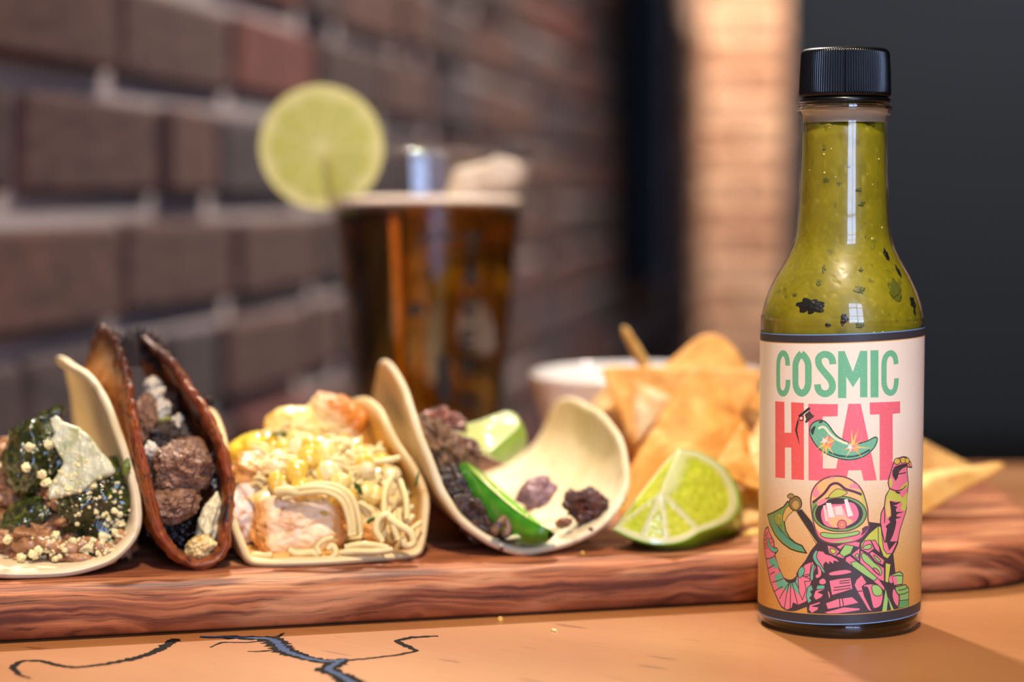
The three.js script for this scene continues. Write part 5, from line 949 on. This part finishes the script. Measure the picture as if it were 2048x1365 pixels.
// jalapeño: a lengthwise slice, skin below, pale ribs and seeds on the cut face
{
  const g = base('jalapeno_strip', [0, 0, 0]);
  tag(g, 'glossy green jalapeño strip lying across the blackened meat', 'jalapeño');
  const C = new THREE.CatmullRomCurve3([[-0.01264, 0.0393, -0.6415], [-0.0072, 0.03481, -0.635], [-0.00062, 0.02988, -0.628], [0.00644, 0.02499, -0.6215], [0.01218, 0.02233, -0.617]].map(V));
  const n = 70, m = 36, faceN = new THREE.Vector3(0.74, 0.66, 0.14).normalize(), skin = [], cut = [], si = [], ci = [], cc = [], sc = [], t = new THREE.Vector3(), b = new THREE.Vector3(), up = new THREE.Vector3();
  for (let i = 0; i <= n; i++) {
    const s = i / n, q = C.getPoint(s); C.getTangent(s, t); b.crossVectors(t, faceN).normalize(); up.crossVectors(b, t).normalize();
    const W = 9.6 * MM * Math.pow(clamp(Math.sin(Math.PI * (0.06 + 0.93 * s))), 0.42) * (1 - 0.28 * s) + 0.0004, D = W * 1.15;
    for (let j = 0; j <= m; j++) {
      const a = Math.PI * j / m, wob = 1 + 0.05 * noise(s * 6, a * 2, 3), x = Math.cos(a) * W * wob, y = -Math.sin(a) * D * wob;
      skin.push(q.x + b.x * x + up.x * y, q.y + b.y * x + up.y * y, q.z + b.z * x + up.z * y);
      sc.push(...mix(lin('#2c7a12'), lin('#4b9a1e'), clamp(0.5 + fbm(s * 9, a * 2, 4, 3) * 1.4)));
      const f = j / m * 2 - 1, xx = -f * W * 0.985, wall = smooth(0.74, 0.86, Math.abs(f)), hollow = smooth(0.12, 0.3, s) * (1 - smooth(0.82, 0.95, s));
      const y2 = 0.0003 - hollow * (1 - wall) * 0.0022 * (1 - Math.exp(-f * f * 18) * 0.8) + 0.0004 * noise(s * 50, f * 7, 5) * (1 - wall);
      cut.push(q.x + b.x * xx + up.x * y2, q.y + b.y * xx + up.y * y2, q.z + b.z * xx + up.z * y2);
      let k = mix(lin('#a8c452'), lin('#d8e09a'), Math.exp(-f * f * 14)); k = mix(k, lin('#6fae2c'), wall); k = mix(k, lin('#2f7d14'), smooth(0.93, 1, Math.abs(f))); k = mix(k, lin('#5a9a24'), smooth(0.86, 0.95, s) + (1 - smooth(0.04, 0.12, s)));
      cc.push(...k);
    }
    if (i) for (let j = 0; j < m; j++) { const A = (i - 1) * (m + 1) + j, B = i * (m + 1) + j; si.push(A, A + 1, B, B, A + 1, B + 1); ci.push(A, A + 1, B, B, A + 1, B + 1); }
  }
  const mk = (p, c, i) => { const q = new THREE.BufferGeometry(); q.setAttribute('position', new THREE.Float32BufferAttribute(p, 3)); q.setAttribute('color', new THREE.Float32BufferAttribute(c, 3)); q.setIndex(i); q.computeVertexNormals(); return q; };
  mesh('skin', mk(skin, sc, si), phy({ vertexColors: true, roughness: 0.2, clearcoat: 0.8, clearcoatRoughness: 0.08, side: THREE.DoubleSide }), g);
  mesh('cut_face', mk(cut, cc, ci), phy({ vertexColors: true, roughness: 0.3, clearcoat: 0.5, side: THREE.DoubleSide }), g).userData.label = 'pale green cut face with ribs';
  const seed = lump({ r: [1.1 * MM, 0.45 * MM, 0.9 * MM], amp: 0.1, seed: 4, detail: 6 }), sm = phy({ color: 0xe6dc9c, roughness: 0.35 });
  for (const s of [0.34, 0.45, 0.55, 0.66, 0.75]) { const q = C.getPoint(s); const o = mesh('seed', seed, sm, g); o.position.copy(q).addScaledVector(faceN, -0.0006).add(new THREE.Vector3(0.0012 * Math.sin(s * 40), 0, 0)); o.rotation.set(s * 20, s * 9, s * 31); }
}

// ---------------------------------------------------------------- lime wedges: cut faces fan out from an inner corner, the rind closes the back
// loop: outline of all cut faces [x,y,z], given as runs; core: the inner corner; belly: a point of the rind farthest from the cut
function wedge(core, runs, belly, ribs, label, at, { pale = 0 } = {}) {
  const g = base('lime_wedge', at); tag(g, label, 'lime wedge');
  const O = V(at), loop = [], marks = [];
  for (const run of runs) { const c = new THREE.CatmullRomCurve3(run.map(V)); const n = 60; marks.push(loop.length); for (let i = 0; i < n; i++) loop.push(c.getPoint(i / n).sub(O)); }
  const L = loop.length, C = V(core).sub(O), M = V(belly).sub(O), rings = 44;
  const mid = loop.reduce((s, p) => s.add(p), new THREE.Vector3()).divideScalar(L), dome = M.clone().sub(mid);
  const fp = [], fc = [], fi = [], rp = [], rc = [], ri = [], v = new THREE.Vector3();
  const Y1 = lin('#bccb2a'), Y2 = lin('#dde24e'), PITH = lin('#e4e4ae'), GREEN = lin('#7fb61e'), DEEP = lin('#4f8a12');
  for (let k = 0; k <= rings; k++) for (let j = 0; j < L; j++) {
    const s = k / rings; v.copy(C).lerp(loop[j], s);
    const pulp = smooth(0.03, 0.12, s) * (1 - smooth(0.84, 0.9, s));
    let near = 1; for (const r of ribs) { const d = Math.min(Math.abs(j - r), L - Math.abs(j - r)) / 60 * Math.max(s, 0.05); near = Math.min(near, d * (r ? 20 : 9)); }
    const cell = fbm(v.x * 420, v.y * 420, v.z * 420, 3), rib = 1 - smooth(0.25, 1, near);
    v.addScaledVector(v.clone().sub(M).normalize(), 0.0006 * cell * pulp + 0.0004 * rib * pulp - 0.0003 * pulp);
    fp.push(v.x, v.y, v.z);
    let c = mix(mix(Y1, PITH, pale), mix(Y2, PITH, pale), clamp(0.5 + 1.3 * cell + 0.4 * fbm(v.x * 90, v.y * 90, v.z * 90, 2)));
    c = mix(c, PITH, Math.max(rib * 0.75, smooth(0.84, 0.9, s), 1 - smooth(0.03, 0.1, s)));
    c = mix(c, GREEN, smooth(0.955, 0.99, s)); fc.push(...c);
    const q = s * Math.PI / 2, out = mid.clone().addScaledVector(loop[j].clone().sub(mid), Math.cos(q)).addScaledVector(dome, Math.sin(q));
    if (k) out.addScaledVector(dome, 0.006 * noise(out.x * 1500, out.y * 1500, out.z * 1500));
    rp.push(out.x, out.y, out.z); rc.push(...mix(GREEN, DEEP, smooth(0, 0.5, s + 0.6 * fbm(out.x * 120, out.y * 120, out.z * 120, 3))));
  }
  for (let k = 0; k < rings; k++) for (let j = 0; j < L; j++) { const a = k * L + j, b = k * L + (j + 1) % L, c = a + L, d = b + L; fi.push(a, c, b, b, c, d); ri.push(a, b, c, b, d, c); }
  const mk = (p, c, i) => { const q = new THREE.BufferGeometry(); q.setAttribute('position', new THREE.Float32BufferAttribute(p, 3)); q.setAttribute('color', new THREE.Float32BufferAttribute(c, 3)); q.setIndex(i); q.computeVertexNormals(); return q; };
  mesh('lime_flesh', mk(fp, fc, fi), phy({ vertexColors: true, roughness: 0.25, clearcoat: 0.6, clearcoatRoughness: 0.15, transmission: 0.18, thickness: 0, side: THREE.DoubleSide }), g);
  mesh('lime_rind', mk(rp, rc, ri), phy({ vertexColors: true, roughness: 0.35, clearcoat: 0.3, side: THREE.DoubleSide }), g);
  return g;
}
wedge([0.04612, 0.03315, -0.628], [
  [[0.05374, 0.04428, -0.65], [0.06141, 0.04204, -0.655], [0.06859, 0.03723, -0.657], [0.07229, 0.03132, -0.655], [0.07291, 0.0259, -0.65], [0.06947, 0.02217, -0.643], [0.06412, 0.02075, -0.637], [0.05846, 0.02017, -0.63]],
  [[0.05846, 0.02017, -0.63], [0.05351, 0.0181, -0.6265], [0.04795, 0.01735, -0.6245], [0.04175, 0.0179, -0.624], [0.03616, 0.01928, -0.626], [0.03125, 0.02111, -0.63]],
  [[0.03125, 0.02111, -0.63], [0.03743, 0.02773, -0.638], [0.04464, 0.03547, -0.645], [0.04968, 0.04087, -0.649], [0.05374, 0.04428, -0.65]],
], [0.06356, 0.01218, -0.676], [0, 60, 84, 101, 120], 'juicy green lime wedge resting on the board in front of the chips', [0.05276, 0.0145, -0.62653]);
wedge([-0.00934, 0.04584, -0.678], [
  [[-0.0024, 0.05103, -0.697], [0.00034, 0.05041, -0.698], [0.00239, 0.04867, -0.695], [0.00254, 0.04694, -0.689]],
  [[0.00254, 0.04694, -0.689], [-0.00033, 0.04522, -0.679], [-0.00363, 0.04346, -0.67], [-0.00749, 0.04115, -0.662]],
  [[-0.00749, 0.04115, -0.662], [-0.01287, 0.04345, -0.662], [-0.01829, 0.04649, -0.664], [-0.01746, 0.0486, -0.67], [-0.01044, 0.04943, -0.685], [-0.0024, 0.05103, -0.697]],
], [0.00189, 0.03625, -0.698], [], 'pale lime wedge lying on the meat of the open taco', [-0.00648, 0.03884, -0.675], { pale: 0.55 });

// ---------------------------------------------------------------- tortilla chips
const chipMat = phy({ vertexColors: true, roughness: 0.66, transmission: 0.12, thickness: 0 });
function chip(p0, p1, p2, bulge, seed, label, o = {}) {
  const A = V(p0), B = V(p1), Cc = V(p2), cen = A.clone().add(B).add(Cc).divideScalar(3);
  const nrm = B.clone().sub(A).cross(Cc.clone().sub(A)).normalize(), rings = 26, segs = 132, pw = o.round ?? 9, pos = [], col = [], idx = [], t = (o.t ?? 1.5) * MM;
  const rad = (a) => { let s = 0; for (const e of [Math.PI * 1.5, Math.PI / 6, Math.PI * 5 / 6]) s += Math.max(0, Math.cos(a - e) / 0.5) ** pw; return s ** (-1 / pw); };
  // canonical corners at 90, 210, 330 degrees carry A, B, C
  const bary = (x, y) => { const a = (1 + 2 * y) / 3, b = (1 - Math.sqrt(3) * x - y) / 3; return [a, b, 1 - a - b]; };
  for (const side of [1, -1]) for (let k = 0; k <= rings; k++) for (let j = 0; j < segs; j++) {
    const a = j / segs * Math.PI * 2, s = k / rings, r = rad(a) * s * 1.06, [wa, wb, wc] = bary(r * Math.cos(a), r * Math.sin(a));
    const p = A.clone().multiplyScalar(wa).addScaledVector(B, wb).addScaledVector(Cc, wc);
    const q = p.clone().sub(cen), e = clamp((s - 0.94) / 0.06), h = t / 2 * Math.sqrt(1 - e * e * 0.99);
    const blister = Math.max(0, fbm(q.x * 110 + seed, q.y * 110, q.z * 110, 3));
    const curl = bulge * MM * (0.5 + 0.5 * Math.cos(Math.PI * s * 0.9)) + 0.0022 * fbm(q.x * 45 + seed * 3, q.y * 45, q.z * 45, 3) + side * blister * 0.0018 * (1 - e);
    p.addScaledVector(nrm, curl + side * h);
    pos.push(p.x, p.y, p.z);
    const n = fbm(q.x * 80 + seed, q.y * 80, q.z * 80, 4), m = fbm(q.x * 300, q.y * 300 + seed, q.z * 300, 3);
    let c = mix(lin(o.a ?? '#e39a35'), lin(o.b ?? '#f3c478'), clamp(0.5 + 1.5 * n + blister)); c = mix(c, lin('#b86a1c'), smooth(0.16, 0.36, m) * 0.55); c = mix(c, lin('#c47a22'), e * 0.5); col.push(...c);
  }
  const N = rings + 1, at = (s, k, j) => (s * N + k) * segs + (j % segs);
  for (let s = 0; s < 2; s++) for (let k = 0; k < rings; k++) for (let j = 0; j < segs; j++) { const a = at(s, k, j), b = at(s, k + 1, j), c = at(s, k + 1, j + 1), d = at(s, k, j + 1); if (s) idx.push(a, c, b, a, d, c); else idx.push(a, b, c, a, c, d); }
  for (let j = 0; j < segs; j++) { const a = at(0, rings, j), b = at(0, rings, j + 1), c = at(1, rings, j + 1), d = at(1, rings, j); idx.push(a, c, b, a, d, c); }
  const g = new THREE.BufferGeometry(); g.setAttribute('position', new THREE.Float32BufferAttribute(pos, 3)); g.setAttribute('color', new THREE.Float32BufferAttribute(col, 3)); g.setIndex(idx); g.computeVertexNormals();
  return tag(mesh('tortilla_chip', g, chipMat), label, 'tortilla chip', 'tortilla chips on the board');
}
chip([0.04355, 0.05016, -0.745], [0.10423, 0.02754, -0.735], [0.07732, 0.07715, -0.768], 2, 1, 'tall orange chip whose round top stands highest against the ramekin', { round: 2.6, b: '#eeb45c' });
chip([0.03309, 0.06155, -0.745], [0.05584, 0.00874, -0.705], [0.09036, 0.06095, -0.735], -2, 2, 'broad chip with a straight level top edge below the tallest chip', { round: 12, b: '#f0bc68' });
chip([0.03045, 0.01508, -0.682], [0.09292, 0.02072, -0.684], [0.06675, 0.06922, -0.724], 4, 3, 'large curled chip directly behind the lime wedge', { round: 3, a: '#dd8f26', b: '#f2b658' });
chip([0.02267, 0.03716, -0.762], [0.0518, 0.01751, -0.735], [0.04466, 0.06229, -0.765], 2, 4, 'chip beside the right flap of the open taco', { round: 5, b: '#f2cf92' });
chip([0.04062, 0.07598, -0.757], [0.05301, 0.05596, -0.742], [0.05251, 0.05384, -0.775], 0.5, 5, 'thin chip seen edge-on, sticking up above the ramekin', { round: 12, a: '#c9a04a', b: '#dcbc6c', t: 2.2 });
chip([0.06381, 0.01535, -0.67], [0.09631, 0.01753, -0.672], [0.09112, 0.05475, -0.708], 3, 6, 'pale chip leaning just left of the bottle', { round: 6, b: '#f6d596' });
chip([0.06596, 0.03443, -0.668], [0.08247, 0.0273, -0.668], [0.0778, 0.04739, -0.688], 1, 7, 'small chip with a broken edge right of the lime', { round: 12, b: '#f0c070' });
chip([0.06756, 0.01231, -0.65], [0.08817, 0.01104, -0.648], [0.08764, 0.01661, -0.682], 0.6, 8, 'flat chip lying on the board beside the bottle', { a: '#d9a040', b: '#e8bc62' });
chip([0.04402, 0.05806, -0.735], [0.04405, 0.03641, -0.722], [0.0574, 0.05187, -0.728], 1, 9, 'light chip fragment in the gap beside the broad chip', { b: '#f7dfae' });
chip([0.14082, 0.03956, -0.738], [0.13333, 0.01065, -0.715], [0.17043, 0.02458, -0.73], -2, 10, 'chip right of the bottle, farther back', { round: 5, a: '#c98a34', b: '#dfae5c' });
chip([0.11797, 0.00832, -0.672], [0.17636, 0.03107, -0.715], [0.13215, 0.02662, -0.705], 5, 11, 'curved chip pointing right at the end of the board', { round: 4.5, a: '#d9983a', b: '#edbd6c' });

// crumbs that fell off
[[[0.02172, 0.0147, -0.62364], 0.7, 0xd9a846, 'tiny yellow crumb on the board below the open taco'], [[-0.00353, 0.0003, -0.59418], 0.9, 0xd9a850, 'tiny yellow crumb on the table at the foot of the board'], [[0.01205, 0.0002, -0.57943], 0.6, 0xe9c88a, 'tiny pale crumb on the table in front of the board']].forEach(([p, s, c, l], i) => piece('food_crumb', p, [0, i, 0], lump({ r: [s * MM * (i === 2 ? 2.4 : 1), s * MM, s * MM], amp: 0.3, seed: 130 + i, detail: 8 }), std({ color: c, roughness: 0.7 }), l, 'crumb'));

renderer.render(scene, camera);
